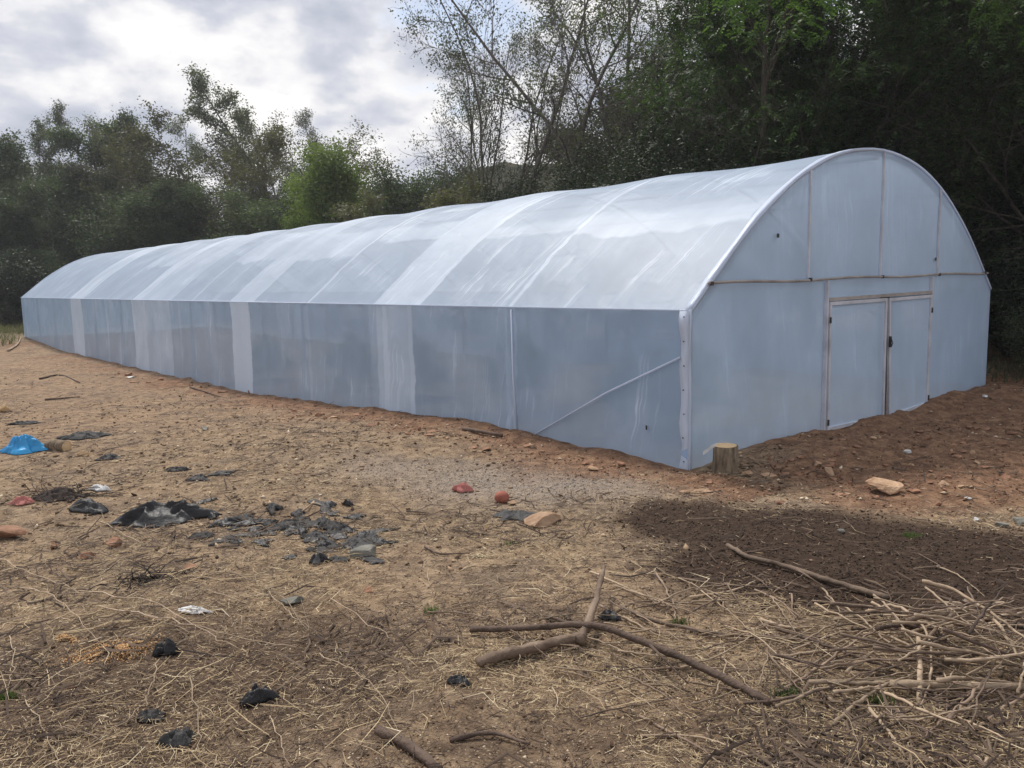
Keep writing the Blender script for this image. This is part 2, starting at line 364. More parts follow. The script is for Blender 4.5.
gh=empty('greenhouse',(CX,CY,0),YAW)
tag(gh,'long tunnel greenhouse covered in milky plastic film with double doors in its end wall','greenhouse')
INNER=[]
ps=np.array([0,.33,.96,1.54,2.35,3.3,4.42]); pz=np.array([1.785,2.06,2.58,2.98,3.42,3.73,3.85])
ps=np.concatenate([ps,W-ps[-2::-1]]); pz=np.concatenate([pz,pz[-2::-1]])
def catmull(P,k=5):
    P=[2*P[0]-P[1]]+list(P)+[2*P[-1]-P[-2]]; out=[]
    for i in range(1,len(P)-2):
        for j in range(k):
            t=j/k; a,b,c,d=P[i-1],P[i],P[i+1],P[i+2]
            out.append(.5*((2*b)+(c-a)*t+(2*a-5*b+4*c-d)*t*t+(3*b-a-3*c+d)*t**3))
    out.append(P[-2]); return np.array(out)
prof=catmull(np.stack([ps,pz],1),4)
arc=np.concatenate([[0],np.cumsum(np.hypot(*np.diff(prof,axis=0).T))])
def archz(s): return float(np.interp(s,prof[:,0],prof[:,1]))
BAY=L/12
def sheet(name,fn,us,vs,mat,parent=gh,uvfn=None):
    v=[];uv=[]
    for a in us:
        for b in vs: 
            v.append(fn(a,b)); uv.append((a,b) if uvfn is None else uvfn(a,b))
    k=len(vs); f=[(i*k+j,(i+1)*k+j,(i+1)*k+j+1,i*k+j+1) for i in range(len(us)-1) for j in range(k-1)]
    me=mesh(name,v,f,mat,True); l=me.uv_layers.new(name='film')
    uv=np.array(uv,np.float32); vi=np.zeros(len(me.loops),np.int32); me.loops.foreach_get('vertex_index',vi); l.data.foreach_set('uv',uv[vi].ravel())
    return link(name,me,parent)
def sag(t):
    q=(t/BAY)%1; return math.sin(math.pi*q)**1.3
def roof(t,a):
    s=np.interp(a,arc,prof[:,0]); z=np.interp(a,arc,prof[:,1]); k=(z-1.785)/2.07
    hoopn=.04*float(vnoise(round(t/BAY)*3.3,0,8))
    w=.05*sag(t)*(.3+.7*k); w+= -.03*float(vnoise(t/9.,1.,9))*k
    ns=(s-W/2)/W*1.2
    wr=.006*math.sin(t*23+a*1.3+2*math.sin(t*3.1))*math.sin(math.pi*min(a,arc[-1]-a)/2.2 if min(a,arc[-1]-a)<2.2 else 0)
    return (s-ns*w,t,z-w*(1-abs(ns))+wr)
us=np.arange(0,L+.01,L/300); 
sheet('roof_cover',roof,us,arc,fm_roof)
def wallfn(side):
    def f(t,z):
        zz=-.42+(1.785+.42)*z; o=.035*sag(t)*math.sin(math.pi*z)+.008*math.sin(t*9+z)*z
        s=(o-.02*(1-z)) if side==0 else W-o+.02*(1-z)
        return (s,t,zz)
    return f
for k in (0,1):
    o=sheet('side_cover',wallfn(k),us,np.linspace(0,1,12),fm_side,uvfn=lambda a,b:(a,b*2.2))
# end walls
S0,S1,ZL=2.95,6.2,1.78; DZ=-.03
def gable(name,t,door):
    v=[];f=[];uv=[]
    cols=sorted(set(list(np.round(np.linspace(0,W,45),3))+[S0,S1]))
    for s in cols:
        top=archz(s)-.012
        for q in range(9):
            if q<=4: z=-.35+(ZL+.35)*q/4 
            else: z=ZL+(top-ZL)*(q-4)/4
            bul=.03*math.sin(math.pi*s/W*4)*(.5 if q in(0,8) else 1)*(1 if t==0 else -1)*(0 if (2.6<s<6.6 and q<6) else 1)
            v.append((s,t+bul*.6,z)); uv.append((s,z))
    for i in range(len(cols)-1):
        for q in range(8):
            if door and cols[i]>=S0-1e-6 and cols[i+1]<=S1+1e-6 and q<4: continue
            f.append((i*9+q,(i+1)*9+q,(i+1)*9+q+1,i*9+q+1))
    me=mesh(name,v,f,fm_gable,True); l=me.uv_layers.new(name='film')
    uv=np.array(uv,np.float32); vi=np.zeros(len(me.loops),np.int32); me.loops.foreach_get('vertex_index',vi); l.data.foreach_set('uv',uv[vi].ravel())
    return link(name,me,gh)
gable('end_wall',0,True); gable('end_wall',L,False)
# trims: arch edge and corner folds
def strip(name,pts,w,off,mat=fm_trim):
    # pts list of (p, widthvec)
    v=[];f=[]
    for i,(p,d) in enumerate(pts):
        p=np.array(p); d=np.array(d)
        v+=[tuple(p),tuple(p+d)]
        if i: k=2*i; f.append((k-2,k-1,k+1,k))
    me=mesh(name,v,f,mat,True); l=me.uv_layers.new(name='film'); uv=[]
    vi=np.zeros(len(me.loops),np.int32); me.loops.foreach_get('vertex_index',vi)
    uv=np.array([((j%2)*.3,j*.05) for j in range(len(v))],np.float32); l.data.foreach_set('uv',uv[vi].ravel())
    o=link(name,me,gh); md=o.modifiers.new('s','SOLIDIFY'); md.thickness=.006; return o
for tt,sg in ((0,1),(L,-1)):
    a_pts=[((s,tt-sg*.018,z+.010),(0,sg*(.075+.015*math.sin(s*5)),.004)) for s,z in prof]
    strip('arch_edge_fold',a_pts,.1,0)
    a2=[((s,tt-sg*.022,z+.008),(( W/2-s)*.006,0,-.034)) for s,z in prof]
    strip('arch_edge_fold',a2,.1,0)
cp=[((-.016-.006*math.sin(q*1.7),-.015,1.80-q*.115),(0,.125+.018*math.sin(q*1.3)-.02*q/18,0)) for q in range(19)]
strip('corner_fold',cp,.1,0)
cp=[((-.02,-.022,1.80-q*.115),(.035+.01*math.sin(q),0,0)) for q in range(19)]
strip('corner_fold',cp,.1,0)
cp=[((.05,-.03,1.80),(.06,0,0)),((.10,-.032,2.0),(.08,0,.0)),((.20,-.032,2.05),(.05,0,.0))]
# nail heads on the corner fold
for q in range(7): MB().box((-.026,.05+.01*math.sin(q*3),1.72-q*.27),(.010,.012,.012)).build('nail',m_dkwood,gh)
# frame inside: hoops, posts, purlins
for i in range(13):
    t=min(max(i*BAY,.05),L-.05)
    hb=MB(); hb.tube([(s+(W/2-s)*.012,t,z-.045) for s,z in prof[::2]],.028,8); hb.build('hoop',m_pipe,gh,True)
    for s in (.05,W-.05): MB().tube([(s,t,-.3),(s,t,1.76)],.035,8).build('post',m_pipe,gh,True)
for s in (.06,W-.06): MB().tube([(s,.05,1.77),(s,L-.05,1.77)],.03,8).build('eave_rail',m_pipe,gh,True)
for s in (2.35,W/2,W-2.35): MB().tube([(s,.05,archz(s)-.10),(s,L-.05,archz(s)-.10)],.024,6).build('purlin',m_pipe,gh,True)
# wire stretched along each eave under the film
for s in (-.012,W+.012): MB().tube([(s,.0,1.79),(s,L,1.79)],.009,5).build('eave_cord',fm_trim,gh,True)
# diagonal brace pressed against the film, posts wrapped in film showing as pale lines
MB().tube([(-.03,.10,1.27),(-.045,1.2,.77),(-.03,2.62,.02)],.013,6).build('brace',fm_trim,gh,True)
for t in (2.93,):
    MB().tube([(-.012,t+.03,1.76),(-.03,t+.01,.9),(-.02,t-.05,-.1)],.012,6).build('pressed_post',fm_trim,gh,True)
# rail, battens and door set on the front end wall
rl=MB()
rp=[(s,-.045+.006*math.sin(s*4),2.075+.012*math.sin(s*2.1)) for s in np.linspace(.30,W-.30,24)]
rl.tube(rp,.018,7); rl.build('rail',m_rail,gh,True)
for s in (.34,2.46,4.47,6.45,8.4): MB().box((s,-.052,2.075),(.04,.03,.045)).build('rail_clamp',m_black,gh)
for s in (2.46,4.46,6.45):
    MB().hexa([(s-.016,-.03,2.10),(s+.016,-.03,2.10),(s+.016,-.004,2.10),(s-.016,-.004,2.10)]+[(s-.016,-.03,archz(s)-.02),(s+.016,-.03,archz(s)-.02),(s+.016,-.004,archz(s)-.02),(s-.016,-.004,archz(s)-.02)]).build('batten',m_wood,gh)
for s in (S0-.025,S1+.025): MB().box((s,-.03,.92),(.035,.05,2.25)).build('door_post',m_wood,gh)
MB().box(((S0+S1)/2,-.028,ZL+.022),(S1-S0+.1-.102,.056,.045)).build('lintel',m_rail,gh)
def door(name,q4,hs,label):
    d=empty(name,(0,0,0)); d.parent=gh; d['label']=label
    (a,b,c,e)=[np.array(p) for p in q4]      # bottom-left, bottom-right, top-right, top-left in (s,z)
    Y=-.045
    def P(u,v,y):
        p=(a*(1-u)+b*u)*(1-v)+(e*(1-u)+c*u)*v; return (p[0],y,p[1])
    sheet('door_panel',lambda u,v:(lambda p:(p[0],Y+.0+.012*math.sin(u*3.1)*math.sin(v*3.1),p[2]))(P(u,v,0)),np.linspace(.02,.98,12),np.linspace(.02,.98,12),fm_door,d,uvfn=lambda a,b:(a*1.6+hs,b*1.8))
    w=.045; wu=w/np.linalg.norm(b-a); wv=w/np.linalg.norm(e-a)
    for nm,(u0,u1,v0,v1) in {'stile':(0,wu,0,1),'stile.001':(1-wu,1,0,1),'door_rail':(wu,1-wu,0,wv),'door_rail.001':(wu,1-wu,1-wv,1)}.items():
        MB().hexa([P(u0,v0,Y-.022),P(u1,v0,Y-.022),P(u1,v0,Y+.018),P(u0,v0,Y+.018),P(u0,v1,Y-.022),P(u1,v1,Y-.022),P(u1,v1,Y+.018),P(u0,v1,Y+.018)]).build(nm.split('.')[0],m_wood,d)
    for z in (1.55,.12):
        u=hs; p=P(u,z/1.8,Y-.03); MB().box(p,(.03,.015,.08)).build('hinge',m_black,d)
    return d
door('door',[(2.98,.03),(4.66,-.02),(4.62,1.765),(2.96,1.77)],0.0,'left door leaf, closed')
d2=door('door',[(4.82,-.04),(6.19,0.),(6.18,1.765),(4.69,1.76)],1.0,'right door leaf, tilted away from the middle gap')
MB().box((4.72,-.085,1.12),(.03,.03,.16)).tube([(4.72,-.1,1.04),(4.725,-.12,1.1),(4.72,-.1,1.17)],.007,5).build('latch',m_black,d2)
MB().box((4.72,.02,.85),(.26,.03,1.85)).build('door_gap_shade',m_black,gh)  # black board added behind the door gap to stand for the shaded interior
for i_,(s_,t_,h_) in enumerate([(1.3,1.5,.9),(1.6,2.3,.8),(1.2,4.2,1.0),(1.8,5.0,.8),(1.3,7.4,1.0),(1.5,8.3,.7),(1.7,10.4,1.),(1.3,14,.9),(4.2,3,.8)]): INNER.append((s_,t_,h_))
# small dark tears in the film
for s,z in ((1.72,2.62),(6.35,2.32)):
    MB().box((s,-.024,z),(.05,.006,.05),.0).build('film_patch',m_black,gh)
MB().box((-.024,.58,.42),(.006,.02,.05)).build('film_patch',m_black,gh)

# ------------------------------------------------------------------ trees
def leaves_mesh(name,cent,size,mat,droop=.3,aspect=.5,fold=True):
    n=len(cent)
    d=rng.normal(size=(n,3)); d[:,2]=d[:,2]*.6-droop; d/=np.linalg.norm(d,axis=1)[:,None]
    q=rng.normal(size=(n,3)); sd=np.cross(d,q); sd/=np.linalg.norm(sd,axis=1)[:,None]
    s=(size*rng.uniform(.6,1.35,n))[:,None]
    a=cent-d*s*.5; b=cent+d*s*.5; l=cent+sd*s*aspect*.5; r=cent-sd*s*aspect*.5
    V=np.stack([a,l,b,r],1).reshape(-1,3); Fq=np.arange(n*4).reshape(-1,4)
    return npmesh(name,V,Fq,mat)
def spray_mesh(name,cent,size,mat,nl=9):       # drooping pinnate leaves
    n=len(cent); d=rng.normal(size=(n,3)); d[:,2]=-.35+.3*d[:,2]; d/=np.linalg.norm(d,axis=1)[:,None]
    up=np.array([0,0,1.])+rng.normal(size=(n,3))*.3; sd=np.cross(d,up); sd/=np.linalg.norm(sd,axis=1)[:,None]
    s=size*rng.uniform(.6,1.3,n); Vs=[]
    for k in range(nl):
        sg=1 if k%2 else -1; f=(k//2+1)/(nl/2+1)
        base=cent+d*(s*f)[:,None]-np.array([0,0,1.])*(s*f*f*.35)[:,None]
        dirn=sd*sg*.8+d*.45-np.array([0,0,.25])*rng.uniform(0,1.5,(n,1)); dirn/=np.linalg.norm(dirn,axis=1)[:,None]
        ll=(s*.36*(1-.4*abs(f-.5)))[:,None]; wd=np.cross(dirn,np.cross(d,sd)+rng.normal(size=(n,3))*.35); wd/=np.linalg.norm(wd,axis=1)[:,None]
        tip=base+dirn*ll; mid=base+dirn*ll*.45
        Vs.append(np.stack([base,mid+wd*ll*.19,tip,mid-wd*ll*.19],1))
    V=np.concatenate(Vs,0).reshape(-1,3); return npmesh(name,V,np.arange(len(V)).reshape(-1,4),mat)
def skeleton(seed,h,base,spread,levels=3,nk=(9,6,5),up=.25,lean=0,multi=1,r0=.18,jag=.12,reach=1.):
    if multi==1: jag*=.6
    rd=random.Random(seed); tubes=[]; tips=[]
    def grow(p,d,ln,r,lv):
        ns=max(3,int(ln/(.5 if lv<2 else .35))); ns=min(ns,14); pts=[p]; rs=[r]; dd=np.array(d,float)
        for i in range(ns):
            dd=dd+np.array([rd.gauss(0,jag),rd.gauss(0,jag),rd.gauss(0,jag)*.6+up*(.12 if lv else .03)]); dd/=np.linalg.norm(dd)
            p=p+dd*ln/ns; pts.append(p); rs.append(r*(1-.78*(i+1)/ns))
        tubes.append((pts,rs,lv))
        if lv>=levels-1: 
            for i in range(1,len(pts)): tips.append((pts[i],lv))
        if lv<levels:
            k=nk[min(lv,len(nk)-1)]
            for j in range(k):
                f=(base if lv==0 else .25)+(1-(base if lv==0 else .25))*(j+rd.random())/k
                i=min(int(f*ns),ns-1); q=pts[i]+(pts[i+1]-pts[i])*(f*ns-i)
                an=rd.uniform(0,2*math.pi); tilt=rd.uniform(.5,1.1) if lv==0 else rd.uniform(.4,1.)
                dl=pts[min(i+1,ns)]-pts[i]; dl/=np.linalg.norm(dl)
                pa=np.cross(dl,[rd.gauss(0,1),rd.gauss(0,1),rd.gauss(0,1)]); pa/=np.linalg.norm(pa)+1e-9
                nd=dl*math.cos(tilt)+pa*math.sin(tilt)
                if lv==0: cl=spread*(1.15-.65*(f-base)/(1-base+1e-6))*rd.uniform(.7,1.15)
                else: cl=ln*rd.uniform(.35,.6)
                grow(q,nd,cl,max(.012,rs[i]*.55),lv+1)
    for m in range(multi):
        a=2*math.pi*m/multi+rd.random(); t=.0 if multi==1 else rd.uniform(.12,.3)
        grow(np.array([0,0,-.3]),np.array([math.cos(a)*t+lean,math.sin(a)*t,1.]),h*rd.uniform(.85,1)+.3,r0*(1 if multi==1 else .75),0)
    return tubes,tips
def tree_proto(name,seed,h,base,spread,mat,bark,nleaf,lsize,tip_sig=.25,pin=False,crowncut=None,low=None,**kw):
    tubes,tips=skeleton(seed,h,base,spread,**kw); mb=MB()
    for pts,rs,lv in tubes: mb.tube(pts,rs,(8,5,3,3)[min(lv,3)],cap=False)
    tm=mesh(name+'_trunk',mb.v,mb.f,bark,True)
    T=np.array([p for p,_ in tips]); r2=np.random.default_rng(seed)
    # clumps: keep some tips heavy and some bare so the crown has gaps
    wgt=r2.random(len(T))**2; wgt*= (vnoise(T[:,0]*.7+T[:,2]*.5,T[:,1]*.7+T[:,2]*.3,seed)>-.18)+.06
    wgt/=wgt.sum(); k=r2.choice(len(T),nleaf,p=wgt); P=T[k]+r2.normal(size=(nleaf,3))*tip_sig*np.array([1,1,.7])
    if low: # extra foliage skirt for shrubs
        pass
    P=P[P[:,2]>(.1)]
    lm=(spray_mesh if pin else leaves_mesh)(name+'_crown',P,lsize,mat)
    return tm,lm
def place(pr,kind,label,group,x,y,sc=1.,rz=None,zoff=0,cat='tree',sxy=None):
    z=float(terrain(x,y)); o=empty(kind,(x,y,z+zoff),random.uniform(0,6.28) if rz is None else rz)
    a=sxy or sc; o.scale=(a,a,sc)
    tag(o,label,cat,group)
    link('trunk',pr[0],o); link('crown',pr[1],o); return o
P={}
P['denseA']=tree_proto('dense_a',1,12,.12,3.6,MT['leaf_dark'],MT['bark'],42000,.17,.34,levels=3,nk=(17,7,5))
P['denseB']=tree_proto('dense_b',2,10,.10,3.8,MT['leaf_dark'],MT['bark'],42000,.16,.36,levels=3,nk=(17,7,5),multi=2)
P['airyA']=tree_proto('airy_a',3,15,.30,3.4,MT['leaf_grey'],MT['greybark'],15000,.15,.22,levels=3,nk=(15,7,5),r0=.16)
P['airyB']=tree_proto('airy_b',4,15,.25,3.6,MT['leaf_grey'],MT['greybark'],20000,.14,.22,levels=3,nk=(12,7,5),multi=3,r0=.17)
P['oliveA']=tree_proto('olive_a',5,12,.28,3.4,MT['leaf_olive'],MT['greybark'],17000,.14,.22,levels=3,nk=(14,7,5),multi=2,r0=.14)
P['airyC']=tree_proto('airy_c',14,14,.22,3.4,MT['leaf_grey'],MT['greybark'],10500,.11,.22,levels=3,nk=(12,7,5),multi=3,r0=.15)
P['bare']=tree_proto('bare_a',6,17,.3,3.0,MT['leaf_grey'],MT['greybark'],4500,.12,.2,levels=3,nk=(13,7,5),multi=2,r0=.17,up=.5)
P['bright']=tree_proto('bright_a',17,7.5,.1,2.0,MT['leaf_bright'],MT['bark'],42000,.13,.32,levels=3,nk=(18,7,5))
P['shrub']=tree_proto('shrub_a',8,4.5,.03,2.4,MT['leaf_deep'],MT['bark'],26000,.14,.3,levels=3,nk=(13,6,4),multi=3,r0=.06)
P['shrubB']=tree_proto('shrub_b',9,4.0,.03,2.4,MT['leaf_dark'],MT['bark'],24000,.13,.3,levels=3,nk=(13,6,4),multi=3,r0=.05)
P['mid']=tree_proto('mid_a',21,9,.06,3.6,MT['leaf_deep'],MT['bark'],65000,.105,.33,levels=3,nk=(17,7,5),multi=2)
P['canopyLit']=tree_proto('canopy_lit',22,13,.62,4.2,MT['leaf_top_lit'],MT['bark'],3600,.36,.3,pin=True,levels=3,nk=(12,8,5),r0=.16)
P['canopyA']=tree_proto('canopy_a',10,13,.18,5.2,MT['leaf_canopy'],MT['bark'],11000,.34,.3,pin=True,levels=3,nk=(18,8,5),r0=.22)
P['canopyB']=tree_proto('canopy_b',11,12,.15,5.,MT['leaf_canopy'],MT['bark'],11000,.30,.3,pin=True,levels=3,nk=(16,8,5),multi=2,r0=.2)
P['deep']=tree_proto('deep_a',12,13,.08,4.,MT['leaf_deep'],MT['bark'],40000,.20,.38,levels=3,nk=(18,7,5),r0=.2)

APEX={}
for k_,q_ in P.items():
    vv=max((v.co for v in q_[0].vertices),key=lambda c:c.z); 
    cc_=np.zeros(len(q_[1].vertices)*3,np.float32); q_[1].vertices.foreach_get('co',cc_); cc_=cc_.reshape(-1,3); up_=cc_[cc_[:,2]>vv.z*.55].mean(0)
    APEX[k_]=(vv.z,up_[0],up_[1]) if k_ not in('airyA','denseA') else (vv.z,vv.x*.6+up_[0]*.4,vv.y*.6+up_[1]*.4)
def T(pr,px,depth,top,kind,label,group=None,cat='tree',wide=1.,rz=None):
    """a tree standing at picture column px and a forward distance, tall enough to reach picture row top"""
    x=col(px,depth); rz=random.uniform(0,6.28) if rz is None else rz; hz=277-.0238*(px-512); h=(hz-top)/F*depth+2.2-float(terrain(x,depth))
    hp,ax,ay=APEX[pr]; sc=h/hp; x-=(ax*math.cos(rz)-ay*math.sin(rz))*sc*wide
    return place(P[pr],kind,label,group,x,depth,sc,rz,sxy=sc*wide)
gB='dark trees in the deep woodland behind the left treeline'
# left treeline
T('denseA',-40,56,120,'broadleaf_tree','dark dense tree cut by the left edge of the photo','left treeline',wide=1.1)
T('denseB',28,60,150,'broadleaf_tree','dark bushy tree at far left, second from the edge','left treeline')
T('airyA',62,62,104,'broadleaf_tree','thin feathery treetop poking up at far left with sky behind it','left treeline',wide=.7)
T('denseB',78,56,190,'broadleaf_tree','low dark rounded tree in front at the left end of the greenhouse','left treeline')
T('denseA',112,58,126,'broadleaf_tree','tall full dark green tree above the far left end of the greenhouse','left treeline',wide=1.05)
T('denseA',140,60,118,'broadleaf_tree','narrow dark crown just right of the fullest left tree','left treeline',wide=.8,rz=2.)
T('airyB',172,60,128,'broadleaf_tree','see-through grey-green tree between dark crown and tallest left tree','left treeline',wide=.9)
T('airyA',228,58,78,'broadleaf_tree','tallest slender tree of the left treeline, with sparse top','left treeline',wide=1.)
T('oliveA',222,54,125,'broadleaf_tree','brownish olive tree below the tallest slender treetop','left treeline',wide=1.1)
T('oliveA',262,57,118,'broadleaf_tree','brown-green sparse tree right of the tallest slender tree','left treeline',rz=1.,wide=1.2)
T('airyB',292,60,120,'broadleaf_tree','wispy grey tree at the right end of the left treeline','left treeline',wide=.8,rz=2.5)
T('denseB',165,54,190,'broadleaf_tree','mid height dark tree in the left treeline, just over the roof','left treeline',wide=1.2,rz=1.)
T('denseA',200,52,185,'broadleaf_tree','dark tree under the olive crowns near the bright green tree','left treeline',wide=1.3,rz=4)
T('denseB',255,51,190,'broadleaf_tree','dark rounded tree just left of the bright green tree','left treeline',wide=1.2,rz=5)
T('denseA',20,52,205,'broadleaf_tree','low dark tree with pale stems beside the greenhouse far corner','left treeline',wide=1.3,rz=3)
for i,(px,d,tp) in enumerate([(-10,68,150),(50,70,170),(100,72,175),(150,70,190),(200,70,185),(250,70,195),(300,68,198),(340,72,195),(385,72,190)]):
    T('deep',px,d,tp,'woodland_tree','dark tree standing deep in the woods behind the left treeline',gB,wide=1.2)
for i,(px,d) in enumerate([(-20,50),(8,49),(36,51),(64,52),(95,52),(-45,44),(-6,46),(20,54)]):
    T(('shrub','shrubB')[i%2],px,d,252+(i%3)*9,'shrub','dark undergrowth shrub below the left trees','undergrowth shrubs at far left','shrub',wide=1.2)
# middle
T('bright',342,42,146,'bright_green_tree','larger and brighter of the two spring-green trees over the roof','middle trees')
T('bright',316,46,178,'bright_green_tree','smaller green crown just left of the brightest green tree','middle trees',wide=.8)
T('denseB',385,48,166,'broadleaf_tree','dark rounded tree right of the bright green tree','middle trees',wide=1.)
T('denseB',405,47,170,'broadleaf_tree','dark green bush-like tree at the foot of the distant hill','middle trees',rz=2.)
T('oliveA',436,40,196,'broadleaf_tree','low olive scrubby tree under the big sparse tree','middle trees',wide=1.6)
T('oliveA',465,36,190,'broadleaf_tree','low brownish scrub tree against the hill','middle trees',wide=1.6,rz=2)
T('airyC',530,33,-10,'sparse_tree','big sparse grey-green tree leaning left against the open sky','middle trees',wide=.72)
T('airyC',482,36,35,'sparse_tree','fine-leaved tree with the leftmost wispy crown over the middle of the roof','middle trees',wide=.62,rz=1.4)
T('bare',548,30,-90,'bare_tree','tall nearly leafless tree with forked grey limbs above the roof','middle trees',rz=.4)
T('bare',600,31,-70,'bare_tree','nearly leafless tree just right of the forked grey one','middle trees',rz=2.4)
T('bare',655,29,-80,'bare_tree','leafless twiggy tree next to the dark canopy','middle trees',rz=4.4)
T('airyC',690,33,-60,'sparse_tree','sparse-leaved tree half inside the dark canopy','middle trees',rz=5)
for i,(px,d,tp) in enumerate([(565,27,178),(610,26,150),(640,25,135),(680,24,110),(725,23,105),(540,31,180),(770,22,100)]):
    T('mid',px,d,tp,'understory_tree','dark bushy tree in the row right behind the greenhouse roof','understory trees behind the roof',wide=1.3)
# right canopy
cl=['large dark leafy tree left of the roof peak, light sprays at its top','large dark leafy tree behind the roof peak','broad dark canopy tree over the end wall','overhanging dark tree at the top right corner','dark tree beside the right corner of the end wall']
for (pr,px,d,tp,wd),lb in zip([('canopyA',740,22,-90,1.),('canopyB',830,21,-110,1.),('canopyA',905,20,-140,1.05),('canopyB',1070,18.5,-190,1.1),('canopyA',1150,18,-170,1.1)],cl):
    T(pr,px,d,tp,'canopy_tree',lb,'dark canopy trees on the right',wide=wd)
T('canopyLit',765,21,-95,'canopy_tree','thin tree whose sprays, painted as lit, hang at the top edge of the photo',None)
T('canopyLit',1030,17.5,-120,'canopy_tree','small tree with sprays painted as lit right in the top right corner',None,wide=.8)
gD='dark trees massed behind the right canopy'
for px,d,tp in [(590,48,135),(650,44,100),(700,34,70),(745,30,70),(800,29,95),(850,28,110),(900,27,60),(950,27,-60),(1000,26,-130),(1060,25,-130),(1130,24,-130),(960,34,-60),(1040,33,-100)]:
    T('deep',px,d,tp,'woodland_tree','dark tree massed behind the right canopy',gD,wide=1.1)
for i,(px,d,tp) in enumerate([(1000,19.5,225),(1045,18,240),(1090,17,230),(1020,22,190),(975,23,180),(1060,15.5,290),(1010,24,200),(1130,15,260)]):
    T(('shrub','shrubB')[i%2],px,d,tp,'shrub','dark shrub under the trees at the right edge of the yard','shrubs at the right edge','shrub',wide=1.2)

for s_,t_,h_ in INNER:
    x_,y_=bw(s_,t_); place(P['shrubB'],'leafy_plant','green leafy plant dimly seen inside the greenhouse through the film','plants inside the greenhouse',x_,y_,h_/4.2,cat='plant')
# ------------------------------------------------------------------ loose things on the ground
MT['blackfilm']=rough_mat('black_plastic',(.010,.010,.011),(.030,.030,.032),5,.5,.5,14,spec=.3)
MT['greyfilm']=rough_mat('dusty_black_plastic',(.013,.013,.014),(.048,.046,.045),9,.65,.6,20,rnd=.5,spec=.25)
MT['bluefilm']=rough_mat('blue_plastic',(.01,.19,.44),(.03,.34,.68),4,.4,.5,12,spec=.5)
MT['white']=rough_mat('white_scrap',(.45,.45,.44),(.75,.75,.74),6,.6,.4)
MT['redrock']=rough_mat('red_brown_stone',(.17,.085,.05),(.34,.19,.12),7,.9,.7,18,rnd=.2)
MT['tanrock']=rough_mat('tan_stone',(.27,.16,.095),(.50,.34,.22),9,.9,.9,18,rnd=.2)
MT['greyrock']=rough_mat('grey_stone',(.10,.10,.085),(.24,.23,.20),6,.9,.6,18,rnd=.2)
MT['stick']=rough_mat('dry_stick',(.09,.06,.042),(.28,.205,.15),4,.85,.5,20,rnd=.35)
MT['palestick']=rough_mat('pale_stick',(.19,.14,.095),(.42,.32,.225),4,.85,.4,20,rnd=.25)
MT['darkstick']=rough_mat('dark_bark_stick',(.055,.038,.03),(.15,.105,.08),6,.9,.6,24,rnd=.2)
MT['cutwood']=rough_mat('fresh_cut_wood',(.52,.35,.18),(.68,.50,.30),12,.8,.3,40)
MT['stumpbark']=rough_mat('stump_bark',(.10,.075,.05),(.34,.26,.18),5,.95,.9,14,(5,5,1),bdist=.03)
MT['cloth']=rough_mat('faded_red_cloth',(.32,.10,.09),(.48,.20,.17),8,.9,.5)
MT['ball']=rough_mat('faded_red_ball',(.24,.07,.045),(.34,.13,.09),8,.8,.3)
MT['dirtdark']=rough_mat('charred_roots',(.02,.016,.014),(.065,.05,.042),9,.95,.8)
MT['sawdust']=rough_mat('sawdust',(.40,.22,.10),(.62,.38,.20),30,.95,.6,80)
MT['grass']=leaf_mat('green_grass_blades',(.07,.11,.04),(.12,.17,.07),(.2,.24,.11),.3,3.)

def crumple(name,label,cat,px,w_px,d_m,h,mat,seed,ang=0,group=None,n=22,rough=1.,sharp=2.2):
    p=gp(*px); w=w_px*mpp(p); p[2]=0
    rd=np.random.default_rng(seed); v=[]; 
    a=np.linspace(-1,1,n); c,s=math.cos(ang),math.sin(ang)
    U,Vv=np.meshgrid(a,a); r=np.hypot(U,Vv)
    edge=.95+.8*fbm(np.cos(np.arctan2(Vv,U))*1.6+seed,np.sin(np.arctan2(Vv,U))*1.6,3,seed)
    # map square to a ragged outline
    m=np.maximum(abs(U),abs(Vv)); k=np.where(r>0,m/np.maximum(r,1e-6),1)
    X=U*k*edge*w/2; Y=Vv*k*edge*d_m/2
    q=sharp*.8; wu=U+.35*fbm(U*1.5+seed,Vv*1.5,2,seed+9); wv=Vv+.35*fbm(U*1.5,Vv*1.5+seed,2,seed+7)
    rid=np.clip(1-np.abs(fbm(wu*q+seed*3.1,wv*q,2,seed+1))*3.2,0,1); dome=np.clip(1-m**2.2,0,1)
    rid2=np.clip(1-np.abs(fbm(wu*q*2.1+seed*1.1,wv*q*2.1,1,seed+3))*3.,0,1)
    Z=h*dome*(.42+.5*rid+.26*rid2)*rough+.012*fbm(U*3,Vv*3,2,seed+5)*(m>.6)
    wx=p[0]+X*c-Y*s; wy=p[1]+X*s+Y*c; z=terrain(wx,wy)+np.maximum(Z,0.0)+.008
    o=np.stack([wx-p[0],wy-p[1],z],-1).reshape(-1,3); base=float(terrain(p[0],p[1])); o[:,2]-=base
    id_=np.arange(n*n).reshape(n,n); f=np.stack([id_[:-1,:-1],id_[:-1,1:],id_[1:,1:],id_[1:,:-1]],-1).reshape(-1,4)
    ob=link(name,npmesh(name,o,f,mat,n>30),None,(p[0],p[1],base)); md=ob.modifiers.new('s','SOLIDIFY'); md.thickness=.004
    return tag(ob,label,cat,group)
